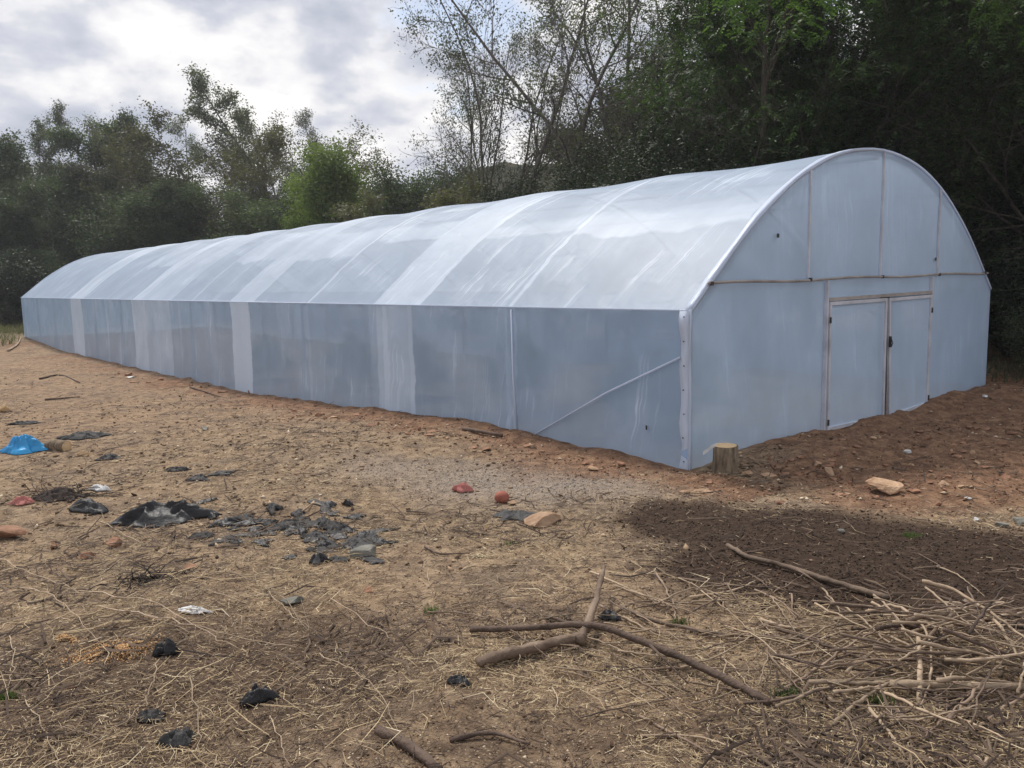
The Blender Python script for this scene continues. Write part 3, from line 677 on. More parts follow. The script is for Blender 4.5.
def rock(name,label,cat,px,w_px,h_px,mat,seed,ang=0,dr=.8,group=None,sub=3,flat=.25,sink=.42,rnd=.3,sm=False):
    import bmesh
    p=gp(*px); k=mpp(p); w=w_px*k; h=h_px*k
    bm=bmesh.new(); bmesh.ops.create_icosphere(bm,subdivisions=sub,radius=1)
    rd=random.Random(seed); pl=[]
    for _ in range(11):
        d=Vector((rd.gauss(0,1),rd.gauss(0,1),rd.gauss(0,1))).normalized(); pl.append((d,rd.uniform(.35,.75)))
    for v in bm.verts:
        c=v.co.copy()
        for d,o in pl:
            e=c.dot(d)-o
            if e>0 and rnd>0: c-=d*e*.96
        c*=1+rnd*.4*float(fbm(c.x*1.7+seed,c.y*1.7+c.z,3,seed))
        v.co=c
    cs,sn=math.cos(ang),math.sin(ang)
    for v in bm.verts:
        x,y,z=v.co.x*w/2,v.co.y*w/2*dr,v.co.z*h/2+h/2*(1-sink); v.co=(x*cs-y*sn,x*sn+y*cs,z)
    me=bpy.data.meshes.new(name); bm.to_mesh(me); bm.free(); me.materials.append(mat)
    if sm: me.polygons.foreach_set('use_smooth',[True]*len(me.polygons))
    return tag(link(name,me,None,(p[0],p[1],float(terrain(p[0],p[1])))),label,cat,group)
def stick(name,label,cat,pxs,r_px,mat,group=None,taper=.45,z=0.,jit=.12,seed=None,kids=0,n=6,zs=None,wob=.02,tiltz=0):
    rd=random.Random(seed or hash(str(pxs))%999)
    pts=[gp(*q) for q in pxs]; k=mpp(pts[len(pts)//2]); r=r_px*k*.72
    P_=[]
    for i,p in enumerate(pts):
        p=p.copy(); p[2]=float(terrain(p[0],p[1],False))+r*.8+(zs[i] if zs else z)+.012; p[2]+=max(0,z*.0+tiltz*(i/(len(pts)-1)-.5)+abs(tiltz)*.5) if tiltz else 0; P_.append(p)
    c=catmull(P_,6) if len(P_)>2 else np.array([P_[0]+(P_[-1]-P_[0])*t for t in np.linspace(0,1,8)])
    ln=np.linalg.norm(c[-1]-c[0])
    for i in range(1,len(c)-1): c[i]+=np.array([rd.gauss(0,1),rd.gauss(0,1),rd.gauss(0,.6)])*wob*min(ln,1.2)*.16
    rs=[r*(1-(1-taper)*i/(len(c)-1))*(1+rd.uniform(-.1,.1)) for i in range(len(c))]
    o=c[0].copy(); random.seed(rd.randint(0,9999)); mb=MB(); mb.tube(c-o,rs,n,True,jit)
    for q in range(kids):
        i=rd.randint(2,len(c)-2); d=(c[i+1]-c[i]); d/=np.linalg.norm(d); sd=np.cross(d,[0,0,1])*rd.choice((-1,1)); 
        l=ln*rd.uniform(.1,.25); e=c[i]-o
        mb.tube([e,e+(d*.6+sd*.5+np.array([0,0,.15]))*l*.5,e+(d*1.2+sd*.8+np.array([0,0,.1]))*l],[rs[i]*.5,rs[i]*.4,rs[i]*.2],5)
    return tag(mb.build(name,mat,None,True,tuple(o)),label,cat,group)

# --- far left litter
crumple('plastic_bag','crumpled bright blue plastic bag lying at the left edge','bag',(24,451),50,.34,.21,MT['bluefilm'],5,.2,sharp=2.2,n=34)
p=gp(60,450); k=mpp(p)
lg=empty('cut_log',(p[0],p[1],float(terrain(p[0],p[1]))+.055),-.35); tag(lg,'short bark-covered log with a pale sawn end beside the blue bag','log')
MB().tube([(-.20,0,.0),(-.08,.004,.01),(.04,0,.005),(.13,0,0)],[.075,.08,.082,.085],14,True,.05).build('log_bark',MT['stumpbark'],lg,True)
MB().tube([(.130,0,0),(.136,0,0)],[.078,.076],14).build('cut_face',MT['cutwood'],lg)
crumple('plastic_sheet','black plastic sheet crumpled behind the sawn log','plastic sheet',(84,438),52,.42,.10,MT['greyfilm'],8,-.2)
rock('wood_chunk','pale split wood chunk right of the sawn log','wood',(85,456),16,7,MT['cutwood'],3,.2,.5)
crumple('plastic_scrap','grey plastic scrap below the crumpled sheet and right of the sawn log','plastic scrap',(109,459),30,.22,.06,MT['greyfilm'],9)
rock('split_log','yellow splintered log end cut by the left edge of the photo','log',(4,412),20,13,MT['cutwood'],6,.3,.6)
crumple('plastic_scrap','dark scrap between the yellow splintered log and the crumpled black sheet','plastic scrap',(25,424),34,.2,.05,MT['greyfilm'],10)
crumple('plastic_scrap','small torn dark scrap above the left end of the black scatter','plastic scrap',(177,471),22,.16,.05,MT['greyfilm'],11)
crumple('plastic_scrap','small folded scrap just above the big black sheet','plastic scrap',(199,480),24,.18,.06,MT['greyfilm'],12)
crumple('plastic_scrap','flat dark scrap lying alone right above the black scatter','plastic scrap',(222,474),26,.12,.03,MT['greyfilm'],13)
crumple('plastic_sheet','big crumpled black plastic sheet with raised folds','plastic sheet',(163,522),96,.42,.19,MT['blackfilm'],21,.1,n=40,sharp=1.8)
crumple('netting_clump','dark clump of torn netting and roots left of the big black sheet','debris',(62,498),46,.34,.10,MT['dirtdark'],22,0,n=34,sharp=3)
crumple('plastic_sheet','strip of black plastic running from the netting clump to the big sheet','plastic sheet',(88,510),50,.24,.10,MT['blackfilm'],23,-.5)
crumple('red_cloth','faded red cloth scrap at the left of the netting clump','cloth',(22,504),28,.17,.08,MT['cloth'],24)
crumple('paper_scrap','crumpled white paper beside the netting clump','paper',(102,491),20,.14,.06,MT['white'],25)
rock('clod','large orange-brown soil clod at the left edge','clod',(10,538),40,20,MT['redrock'],31,.1,.8)
rock('clod','orange-brown stone left below the big black sheet','stone',(115,546),26,13,MT['redrock'],32)
rock('clod','orange-brown stone near the tangle of dark roots','stone',(86,559),20,9,MT['redrock'],33)
rock('clod','small orange stone half hidden by the dark root tangle','stone',(190,570),17,8,MT['redrock'],34)
rock('clod','small red clod between the red cloth and the orange clods','stone',(55,548),16,8,MT['redrock'],35)
rock('flat_stone','flat greenish-grey stone at the right end of the black scatter','stone',(362,557),42,15,MT['greyrock'],36,.3,.7)
rock('flat_stone','flat grey-brown stone alone in the straw','stone',(292,604),32,9,MT['greyrock'],37,.1,.7)
rock('clod','small orange stone alone in the straw under the flat grey stone','stone',(369,592),13,7,MT['redrock'],38)
crumple('ash_scrap','whitish paper-like scrap in the dry stems above the sawdust','paper',(195,612),32,.09,.03,MT['white'],39)
# black pots / bags
crumple('plastic_bag','small black bag upright at the right end of the sawdust','bag',(166,655),25,.10,.115,MT['blackfilm'],41,0,sharp=1.,n=20)
crumple('plastic_bag','crumpled black seedling bag below the centre of the left foreground','bag',(257,703),36,.12,.10,MT['blackfilm'],42,.3,sharp=1.2,n=22)
crumple('plastic_bag','flattened black bag in the chips at the bottom left','bag',(180,742),38,.12,.06,MT['greyfilm'],43,-.1)
crumple('plastic_scrap','dull black scrap just above the flattened bag at bottom left','plastic scrap',(150,718),30,.10,.03,MT['greyfilm'],44)
crumple('plastic_scrap','small black scrap in the straw at bottom centre','plastic scrap',(460,683),26,.08,.035,MT['blackfilm'],45)
crumple('plastic_scrap','black scrap caught under the forked driftwood','plastic scrap',(612,620),20,.10,.05,MT['blackfilm'],46)
# roots tangle
def tangle(px,n,sx,sy,seg,label,seed,mat):
    rt=MB(); p=gp(*px); base=float(terrain(p[0],p[1])); rd=random.Random(seed)
    for q in range(n):
        a=rd.uniform(0,6.28); c0=np.array([rd.gauss(0,sx),rd.gauss(0,sy),.01]); pts=[c0]; d=np.array([math.cos(a)*.8,math.sin(a)*.5,rd.uniform(.1,.9)])
        for _ in range(6): d=d+np.array([rd.gauss(0,.5),rd.gauss(0,.5),rd.gauss(-.22,.35)]); pts.append(pts[-1]+d*seg); pts[-1][2]=max(pts[-1][2],.0)
        rt.tube(pts,[rd.uniform(.002,.007)*(1-.1*i) for i in range(7)],4)
    return tag(rt.build('root_clump',mat,None,True,(p[0],p[1],base)),label,'roots')
tangle((152,582),90,.10,.05,.026,'tangle of thin dark roots below the big black sheet',5,MT['dirtdark'])
tangle((62,497),90,.13,.07,.034,'dark fibres standing out of the netting clump at the left',6,MT['dirtdark'])
tangle((45,493),30,.10,.05,.034,'brown dry stems lying across the left end of the netting clump',8,MT['stick'])
# scatter of black seedling-bag scraps
rd=random.Random(12); grp='black seedling bag scraps scattered in the straw'
spots=[]
for q in range(84):
    if q<40: x=rd.gauss(345,26); y=rd.gauss(534,15); 
    else: x=rd.uniform(200,330); y=rd.gauss(530,13)
    if 195<x<392 and 498<y<568: spots.append((x,y))
for q,(x,y) in enumerate(spots):
    crumple('plastic_scrap','black seedling bag scrap in the wide scatter on the straw','plastic scrap',(x,y),rd.choice((9,13,18,24,34)),rd.uniform(.08,.2),rd.choice((.012,.02,.03,.05)),MT['greyfilm'] if rd.random()<.6 else MT['blackfilm'],60+q,rd.uniform(0,3),grp,n=14)
crumple('plastic_bag','black bag standing at the lower middle of the black scatter','bag',(318,563),22,.12,.08,MT['blackfilm'],120,0,sharp=1.,n=18)
crumple('plastic_bag','small round black bag at the top of the black scatter','bag',(348,505),13,.10,.07,MT['blackfilm'],121,0,sharp=1.,n=16)
# centre
crumple('red_cloth','pinkish-red cloth scrap standing on the gravel patch','cloth',(462,492),20,.13,.12,MT['cloth'],130,0,sharp=1.2,n=20)
rock('old_ball','faded red-brown ball on the gravel patch','ball',(502,503),15,13,MT['ball'],131,0,1.,rnd=.0,sm=True,sink=.1)
rock('stone_chip','small tan stone touching the faded red ball','stone',(512,505),15,7,MT['tanrock'],132)
crumple('grey_cloth','dark grey cloth scrap beside the flat orange rock','cloth',(517,517),44,.34,.04,MT['greyfilm'],133,0)
rock('flat_rock','flat orange rock with a bright top on the gravel','rock',(541,525),46,15,MT['tanrock'],134,.5,.7)
# stump
p=gp(725,473); k=mpp(p); z0=float(terrain(p[0],p[1]))
st=empty('tree_stump',(p[0],p[1],z0)); tag(st,'short round tree stump beside the greenhouse corner','stump')
hs=28*k; r=12.2*k
random.seed(3); MB().tube([(0,0,-.08),(0,0,0),(0.004,0,hs*.5),(0,0,hs)],[r*1.12,r*1.05,r*.99,r],22,True,.045).build('stump_bark',MT['stumpbark'],st,True)
MB().tube([(0,0,hs),(0,0,hs+.006)],[r*.93,r*.9],22).build('cut_face',MT['cutwood'],st)
fs=MB(); q0=[(-.10,-.03,hs+.01),(-.16,-.04,hs-.0),(-.20,-.05,hs-.035),(-.255,-.05,hs-.07)]
for i in range(3):
    a,b=np.array(q0[i]),np.array(q0[i+1]); w_=np.array([.0,0,.018])
    fs.hexa([tuple(a-w_),tuple(b-w_),tuple(b-w_+[0,.006,0]),tuple(a-w_+[0,.006,0]),tuple(a+w_),tuple(b+w_),tuple(b+w_+[0,.006,0]),tuple(a+w_+[0,.006,0])])
tag(fs.build('film_strip',MT['white'],None,False,(p[0],p[1],z0)),'white torn strip sticking out left from the top of the stump','strip')
# rocks on the right
for (x,y,w_,h_,m_,lb) in [(829,474,24,11,'tanrock','pale orange rock on the slope right of the stump'),(818,466,16,8,'tanrock','upper of the two pale rocks right of the stump'),
    (884,491,46,19,'tanrock','largest rock, orange with a dark underside, in front of the doors'),(768,478,22,7,'tanrock','pale wood-like stone just right of the stump'),
    (748,476,14,8,'tanrock','small pale stone touching the soil by the stump'),(908,454,10,6,'white','small white block on the red soil before the doors'),
    (932,478,11,6,'tanrock','pale flat stone right of the largest rock'),(944,485,17,6,'tanrock','longer pale stone right of the largest rock'),
    (967,499,9,4,'white','tiny white stone on the trodden yard'),(1002,527,18,8,'greyrock','left grey stone of the pair at the right edge'),(1019,524,20,10,'greyrock','right grey stone of the pair cut by the right edge'),
    (976,521,10,5,'white','white pebble left of the grey stone pair'),(841,532,9,5,'greyrock','small grey stone at the upper edge of the dark soil'),
    (985,398,10,5,'white','white scrap at the foot of the right corner of the end wall'),(532,448,9,7,'tanrock','small pale stone at the foot of the long wall'),(594,470,13,6,'tanrock','tan stone at the foot of the diagonal brace'),
    (205,430,12,5,'greyrock','grey stone on the bare ground before the long wall'),(130,378,10,3,'white','small white scrap by the long wall near its far end'),(620,465,12,6,'redrock','reddish clod at the wall foot left of the corner')]:
    rock('stone',lb,'stone',(x,y),w_,h_,MT[m_],int(x+y),x*.1,.75)
crumple('wood_shavings','pale wood shavings at the foot of the greenhouse corner','shavings',(697,492),30,.12,.03,MT['tanrock'],140)
# many small clods
rd=random.Random(77)
grp='small reddish clods on the bare soil'
for q in range(190):
    if q<140:
        x=rd.uniform(700,1015); y=rd.uniform(425,505)
        if y<472-(x-685)*.285+6: continue
    else:
        t=rd.uniform(.0,1); x=670-t*560; y=472-(685-x)*.19+rd.uniform(4,16)
    p=gp(x,y); s_=(p[0]-CX)*G[0]+(p[1]-CY)*G[1]; t_=(p[0]-CX)*LL[0]+(p[1]-CY)*LL[1]
    if 0<s_<W and t_>-.12 or (t_>0 and s_>-.1): continue
    rock('clod','small reddish clod of earth on the bare soil near the walls','clod',(x,y),rd.choice((3.5,5,7,9,13)),rd.uniform(2.5,6),MT['redrock'] if rd.random()<.85 else MT['tanrock'],q+200,rd.uniform(0,3),group=grp,sub=2,sink=.6)
MB_=stick('plank','dark old plank lying along the foot of the long wall','plank',[(463,430),(502,437)],2.6,MT['darkstick'],taper=1,wob=0)
stick('hose_piece','dark green stick lying at the wall foot near the middle of the long wall','stick',[(190,388),(220,398)],1.3,MT['darkstick'])

# --- large sticks
sk=lambda lb,pts,r,m='stick',**kw: stick('branch',lb,'branch',pts,r,MT[m],**kw)
sk('long forked stick lying across the dark soil patch',[(727,546),(748,560),(790,572),(835,587),(888,601)],3.3,taper=1.25,kids=1)
sk('straight grey stick at the lower left of the dark soil',[(678,580),(720,585),(762,589)],2.0)
sk('pale bent stick crossing the end of the straight grey one',[(690,600),(730,593),(755,583)],2.0,'palestick')
sk('thin stick continuing right over the dark soil edge',[(760,588),(800,596),(825,600)],1.2,'darkstick')
sk('short pale stick at the right over the brush pile, the upper one',[(938,604),(970,605),(1004,603)],2.8,'palestick',taper=.9)
sk('straight brown stick running to the right edge below the short pale one',[(922,614),(970,616),(1030,619)],2.2,taper=.9)
sk('thick dark stick end under the straight brown one at the right edge',[(975,618),(1000,628),(1030,634)],5.,'darkstick')
sk('thin curved pale twig upper right on the dark soil',[(937,568),(957,576),(970,586),(985,597)],1.3,'palestick')
sk('long thick dark stick lying across the centre foreground',[(470,634),(530,637),(590,642),(640,655),(700,677),(770,707)],4.6,'darkstick',taper=1.1,kids=1,zs=[.02,.03,.06,.05,.03,.0],wob=.01)
sk('weathered root log lying under the long dark stick',[(478,668),(510,662),(545,652),(583,645)],7.5,'stick',taper=.85,jit=.3,n=8)
sk('upright leaning broken branch on the root log',[(580,650),(592,630),(600,608),(604,592)],6.0,'stick',taper=.5,zs=[.0,.06,.10,.13],jit=.2,n=8)
sk('long thin brown stick sloping to the brush pile',[(620,612),(660,628),(720,637),(790,643),(850,643)],3.0,taper=.7,kids=1)
sk('thin stick below and parallel to the sloping brown one',[(600,610),(650,634),(705,645)],1.8)
sk('grey stick from the root log towards the dark soil',[(615,618),(640,606),(690,607),(720,611)],1.8)
sk('pale slender stick with a kink over the centre litter',[(590,575),(640,598),(680,615)],1.6,'palestick')
sk('short thick stick right of the upright broken branch',[(760,622),(780,630),(797,633)],3.6,'palestick')
sk('pale stick running right into the brush pile, the lower straight one',[(770,660),(830,655),(900,660),(940,655)],2.5,'palestick')
sk('thin arched stick left of the brush pile',[(725,628),(760,650),(790,680),(815,695)],1.4,'palestick',zs=[0,.05,.05,0])
sk('short dark stick close to the long dark one at centre',[(545,618),(575,630),(600,634)],2.6,'darkstick')
sk('thick blackish log at the bottom edge left of centre',[(378,738),(405,748),(440,772)],8,'darkstick',taper=.8,n=8,jit=.2)
sk('dark stick right of the blackish log at the bottom',[(450,742),(490,738),(530,748)],4,'darkstick',jit=.2)
sk('mid brown branch in the bottom right corner',[(890,712),(920,730),(970,758),(990,775)],5.5,'darkstick')
sk('short forked stick near the bottom right',[(985,770),(990,745),(1005,730)],3,'palestick')
sk('long pale bent stick at the bottom centre right',[(640,718),(670,735),(700,752),(720,768)],2.6,'stick')
sk('thin pale stick crossing the bottom centre right',[(640,737),(700,740),(750,760),(780,775)],2.,'palestick')
sk('thin dark stick on the bare ground near the blue bag',[(45,401),(80,398)],1.6,'darkstick')
sk('curved dark stick on the bare ground near the far left corner',[(40,380),(60,376),(80,384)],1.4,'darkstick')
sk('short dark stick in the straw left of centre',[(425,547),(440,556),(470,556)],2.,'darkstick')
sk('thin stick beside the round bag over the black scatter',[(300,517),(318,500)],1.4,'stick')
sk('curved pale root at the far left corner of the greenhouse',[(8,352),(18,345),(21,338)],1.6,'palestick')
sk('broken stake standing up in the brush pile',[(919,706),(919,690),(917,666)],3.8,'palestick',taper=1,zs=[0,.08,.14],wob=0)
# --- brush pile
rd=random.Random(33); grp='dry branches heaped in the brush pile at lower right'
sk('thick straight branch low in the brush pile at the right edge',[(890,700),(950,697),(1030,700)],6.,'palestick',taper=.9,zs=[.04,.04,.04])
sk('long bent branch arching over the left of the brush pile',[(865,628),(895,632),(925,655),(930,690),(920,712)],2.6,'palestick',zs=[.08,.14,.12,.08,.0])
sk('thick leaning branch across the top of the brush pile',[(965,628),(940,650),(905,675)],4.2,zs=[.14,.12,.06])
for q in range(150):
    cx_=rd.gauss(945,58); cy_=rd.gauss(674,30); ln=rd.uniform(35,95); a=rd.gauss(-.05,.45) if rd.random()<.6 else rd.uniform(-1.5,1.5)
    dx,dy=math.cos(a)*ln,math.sin(a)*ln*.45
    x0,y0,x1,y1=cx_-dx,cy_-dy,cx_+dx,cy_+dy
    if min(y0,y1)<618: continue
    hmax=.34*math.exp(-((cx_-965)/62)**2-((cy_-668)/30)**2)*rd.uniform(.1,1)
    bend=rd.gauss(0,6)
    stick('branch','thin dry branch heaped in the brush pile at lower right','branch',[(x0,y0),((x0*2+x1)/3,(y0*2+y1)/3+bend),((x0+x1*2)/3,(y0+y1*2)/3+bend*.7),(x1,y1)],rd.choice((.9,1.1,1.4,1.8,2.4,3.3)),MT[rd.choice(('stick','palestick','palestick','darkstick'))],grp,z=hmax,seed=q+1,n=5,kids=rd.choice((0,1,2)),wob=.03,tiltz=rd.uniform(-.12,.12))
grp='thin dry sticks strewn around the centre foreground'
for q in range(95):
    cx_=rd.gauss(720,110); cy_=rd.gauss(640,34); ln=rd.uniform(16,62); a=rd.gauss(.2,.7)
    if cy_<585: continue
    dx,dy=math.cos(a)*ln,math.sin(a)*ln*.5
    stick('branch','thin dry stick strewn between the root log and the brush pile','branch',[(cx_-dx,cy_-dy),(cx_+rd.gauss(0,3),cy_+rd.gauss(0,3)),(cx_+dx,cy_+dy)],rd.uniform(.8,1.8),MT[rd.choice(('stick','palestick'))],grp,z=rd.uniform(0,.03),seed=q+300,n=5,wob=.04)
grp='long dry stems lying over the left foreground'
for pts in [[(20,590),(60,608),(100,650)],[(80,595),(150,610),(200,640),(240,655)],[(60,600),(130,598),(175,596)],[(85,625),(130,620),(180,635),(240,650)],[(100,610),(160,628),(230,650),(300,655)],[(160,665),(150,700),(135,730),(70,765)],[(190,680),(200,735),(200,770)],[(75,710),(130,700),(170,690),(215,680)],[(265,590),(290,620),(320,640)],[(0,560),(40,585),(90,600)],[(5,740),(60,735),(110,745)],[(25,700),(50,745),(60,775)],[(230,575),(280,600),(310,640),(300,600)],[(320,660),(370,695),(400,740)],[(300,735),(350,725),(420,712)],[(540,600),(480,610),(430,618)],[(600,700),(650,690),(690,700)],[(820,700),(850,735),(860,770)],[(100,525),(140,545),(180,548)],[(250,610),(200,600),(150,610)],[(330,600),(380,640),(400,650)],[(10,640),(15,670),(8,700)],[(270,720),(280,750),(290,770)]]:
    stick('dry_stem','long pale dry stem lying over the foreground straw','stem',pts,rd.uniform(.7,1.2),MT['palestick'],grp,zs=[0.01]+[rd.uniform(.02,.06) for _ in pts[2:]]+[.01],n=5,wob=.05)

# ------------------------------------------------------------------ uncountable litter
def scatter(n,rmin,rmax,power=1.0,ang=42):
    out_x=[];out_y=[]
    u=rng.random(n); r=(rmin**(1-power)+u*(rmax**(1-power)-rmin**(1-power)))**(1/(1-power)) if power!=1 else rmin*(rmax/rmin)**u
    a=np.radians(rng.uniform(-ang,ang,n)); x=r*np.sin(a); y=r*np.cos(a)
    s=(x-CX)*G[0]+(y-CY)*G[1]; t=(x-CX)*LL[0]+(y-CY)*LL[1]
    ok=~((s>-.15)&(t>-.15)&(s<W+.2)&(t<L)); return x[ok],y[ok]
def straw_obj(name,n,lmin,lmax,w,mat,keep,rmax=13,power=.9,lift=.02,bend=.13,label='x',tilt=.25):
    x,y=scatter(n,2.2,rmax,power); red,comp,grav,damp,green=zones(x,y)
    dens=keep(x,y,red,comp,grav,damp); ok=rng.random(len(x))<dens; x,y=x[ok],y[ok]; n=len(x)
    z=terrain(x,y)+rng.uniform(0.002,lift,n); a=rng.uniform(0,2*math.pi,n); l=rng.uniform(lmin,lmax,n)*rng.uniform(.4,1,n)
    d=np.stack([np.cos(a),np.sin(a),rng.normal(0,tilt,n)],1); d/=np.linalg.norm(d,axis=1)[:,None]
    sd=np.stack([-np.sin(a),np.cos(a),rng.normal(0,.3,n)],1)
    c=np.stack([x,y,z],1); ww=(w*rng.uniform(.5,1.4,n))[:,None]; lh=l[:,None]
    bn=sd*rng.normal(0,bend,n)[:,None]*lh; up=np.array([0,0,1.])*ww*.7
    ks=[-1,0,1]; ring=[]
    for k in ks:
        p=c+d*lh*.5*k+(bn if k==0 else 0); tw=1 if k==0 else .6
        ring.append([p+sd*ww*.5*tw,p+up*tw,p-sd*ww*.5*tw])
    V=np.stack([q for rg in ring for q in rg],1)           # n,9,3
    V[:,:,2]=np.maximum(V[:,:,2],(z-.004)[:,None])
    f=[]
    for k in (0,1):
        for q in (0,1): f.append([k*3+q,k*3+q+1,k*3+q+4,k*3+q+3])
    Fq=(np.arange(n)[:,None,None]*9+np.array(f)[None]).reshape(-1,4)
    me=npmesh(name,V.reshape(-1,3),Fq,mat); return tag(link(name,me),label,'ground litter',kind='stuff')
def litter_mat(name,stops,rough=.85,tr=0):
    m,nt=newmat(name); n=N(nt); ri=n('ShaderNodeNewGeometry').outputs['Random Per Island']
    c=n.ramp(ri,stops); n.out(n('ShaderNodeBsdfPrincipled',{'Base Color':c,'Roughness':rough,'Specular IOR Level':.2}).outputs[0]); return m
m_straw=litter_mat('dry_grass',[(0,(.12,.08,.05)),(.3,(.27,.195,.115)),(.6,(.43,.325,.195)),(.9,(.58,.46,.29)),(1,(.70,.60,.42))])
m_dark=litter_mat('dark_twigs',[(0,(.035,.025,.02)),(.5,(.09,.062,.046)),(1,(.17,.125,.09))])
m_chip=litter_mat('wood_chips',[(0,(.06,.04,.028)),(.35,(.16,.105,.065)),(.7,(.34,.235,.15)),(.9,(.52,.40,.27)),(1,(.66,.56,.42))])
patch=lambda x,y,s,k: np.clip(.5+k*fbm(x*s,y*s,3,91),0,1)
straw_obj('dry_grass',150000,.03,.11,.0024,m_straw,lambda x,y,r,c,g,d:(1-.93*c)*(1-.85*r)*(1-.6*g)*patch(x,y,1.3,1.6)*(1-.6*d),label='dry straw and dead grass strewn over the open ground')
straw_obj('dry_stems',4500,.15,.40,.0034,m_straw,lambda x,y,r,c,g,d:(1-.95*c)*(1-.9*r)*(1-.8*g)*patch(x,y,.9,2.)*(.4+.6*(y<5.5)),lift=.05,bend=.18,label='longer dry stems tangled over the foreground straw',tilt=.1,rmax=9)
straw_obj('twig_litter',40000,.03,.16,.0042,m_dark,lambda x,y,r,c,g,d:(1-.6*r)*(.35+.65*patch(x,y,2.,1.6))*(1-.5*g)*(1-.8*c),bend=.2,label='small dark twigs mixed into the straw')
def chips(name,n,smin,smax,mat,keep,label,rmax=14,power=.9,hgt=.5):
    x,y=scatter(n,2.2,rmax,power); z4=zones(x,y); ok=rng.random(len(x))<keep(x,y,*z4[:4]); x,y=x[ok],y[ok]; n=len(x)
    z=terrain(x,y); s=rng.uniform(smin,smax,n)*rng.uniform(.4,1,n)
    # irregular tetra/octa chips
    base=np.array([[1,0,0],[-1,0,0],[0,.65,0],[0,-.65,0],[0,0,.45],[0,0,-.45]]); 
    A=base[None]*(1+rng.normal(0,.25,(n,6,1))); a=rng.uniform(0,6.28,n); ca,sa_=np.cos(a),np.sin(a)
    til=rng.normal(0,.4,n); X=A[:,:,0]*np.cos(til)[:,None]-A[:,:,2]*np.sin(til)[:,None]*hgt; Z=A[:,:,0]*np.sin(til)[:,None]+A[:,:,2]*hgt*2*np.cos(til)[:,None]; Y=A[:,:,1]
    V=np.stack([X*ca[:,None]-Y*sa_[:,None],X*sa_[:,None]+Y*ca[:,None],Z],-1)*s[:,None,None]*.5+np.stack([x,y,z+s*.12],1)[:,None,:]
    f=np.array([[4,0,2],[4,2,1],[4,1,3],[4,3,0],[5,2,0],[5,1,2],[5,3,1],[5,0,3]])
    Fq=(np.arange(n)[:,None,None]*6+f[None]).reshape(-1,3)
    return tag(link(name,npmesh(name,V.reshape(-1,3),Fq,mat)),label,'ground litter',kind='stuff')
chips('wood_chips',110000,.006,.026,m_chip,lambda x,y,r,c,g,d:(1-.93*c)*(1-.55*r)*(.3+.7*patch(x,y,1.1,1.8)),'bark and wood chips strewn over the open ground')
chips('bark_flakes',42000,.025,.10,m_chip,lambda x,y,r,c,g,d:(1-.97*c)*(1-.5*r)*(.15+.85*patch(x,y,.8,2.2))*sstep(5,9,y),'bark flakes and dry leaves strewn over the far ground',rmax=30,power=.3,hgt=.35)
straw_obj('far_twigs',15000,.12,.45,.012,m_dark,lambda x,y,r,c,g,d:(1-.8*c)*(1-.5*r)*patch(x,y,.7,2.2),bend=.2,label='dark twigs scattered over the far bare ground',rmax=28)
m_clod=litter_mat('soil_crumbs',[(0,(.06,.032,.02)),(.5,(.14,.078,.048)),(.85,(.22,.13,.08)),(1,(.38,.27,.19))])
chips('soil_crumbs',26000,.015,.05,m_clod,lambda x,y,r,c,g,d:np.clip(r,0,1)*.9+.06,'reddish soil crumbs by the walls and in the yard',rmax=18,power=.4,hgt=.8)
m_grav=litter_mat('gravel_grains',[(0,(.10,.085,.07)),(.5,(.26,.22,.19)),(1,(.52,.47,.42))])
chips('gravel',90000,.01,.03,m_grav,lambda x,y,r,c,g,d:np.clip(g*1.3,0,1),'pale grey gravel patch in front of the long wall',rmax=12,power=0.,hgt=.7)
m_darksoil=litter_mat('dark_soil_crumbs',[(0,(.022,.014,.010)),(.6,(.060,.040,.028)),(.93,(.09,.062,.045)),(1,(.14,.10,.07))])
chips('dark_soil_crumbs',70000,.008,.035,m_darksoil,lambda x,y,r,c,g,d:np.clip(c*1.2,0,1),'dark crumbly soil spread at the right',rmax=10,power=.2,hgt=.8)
# sawdust spill
def spill(name,px,rx,ry,n,mat,label,ang=0):
    p=gp(*px); a=rng.uniform(0,6.28,n); r=np.abs(rng.normal(0,.55,n)); u=np.cos(a)*r*rx; v=np.sin(a)*r*ry
    x=p[0]+u*math.cos(ang)-v*math.sin(ang); y=p[1]+u*math.sin(ang)+v*math.cos(ang); k=fbm(x*9,y*9,3,5)>-.2; x,y,r=x[k],y[k],r[k]; n=len(x)
    c=np.stack([x,y,terrain(x,y)+.004+.018*np.exp(-r*r*3)*rng.random(n)],1); q=rng.normal(size=(n,4,3))*.005
    f=np.array([[0,1,2],[0,2,3],[0,3,1],[1,3,2]]); V=c[:,None,:]+q
    return tag(link(name,npmesh(name,V.reshape(-1,3),(np.arange(n)[:,None,None]*4+f[None]).reshape(-1,3),mat)),label,'sawdust',kind='stuff')
m_saw=litter_mat('sawdust_grains',[(0,(.34,.19,.09)),(.5,(.52,.31,.15)),(1,(.70,.48,.27))])
spill('sawdust',(112,652),.22,.13,5000,m_saw,'orange sawdust spilled in the left foreground',.1)
spill('sawdust',(66,640),.10,.03,700,m_saw,'thin tail of the sawdust spill, left of its main heap',-.5)
m_chipl=litter_mat('white_wood_grains',[(0,(.5,.4,.25)),(1,(.75,.65,.45))])
spill('sawdust',(478,557),.10,.06,260,m_chipl,'few pale grains beside the short dark stick',0)
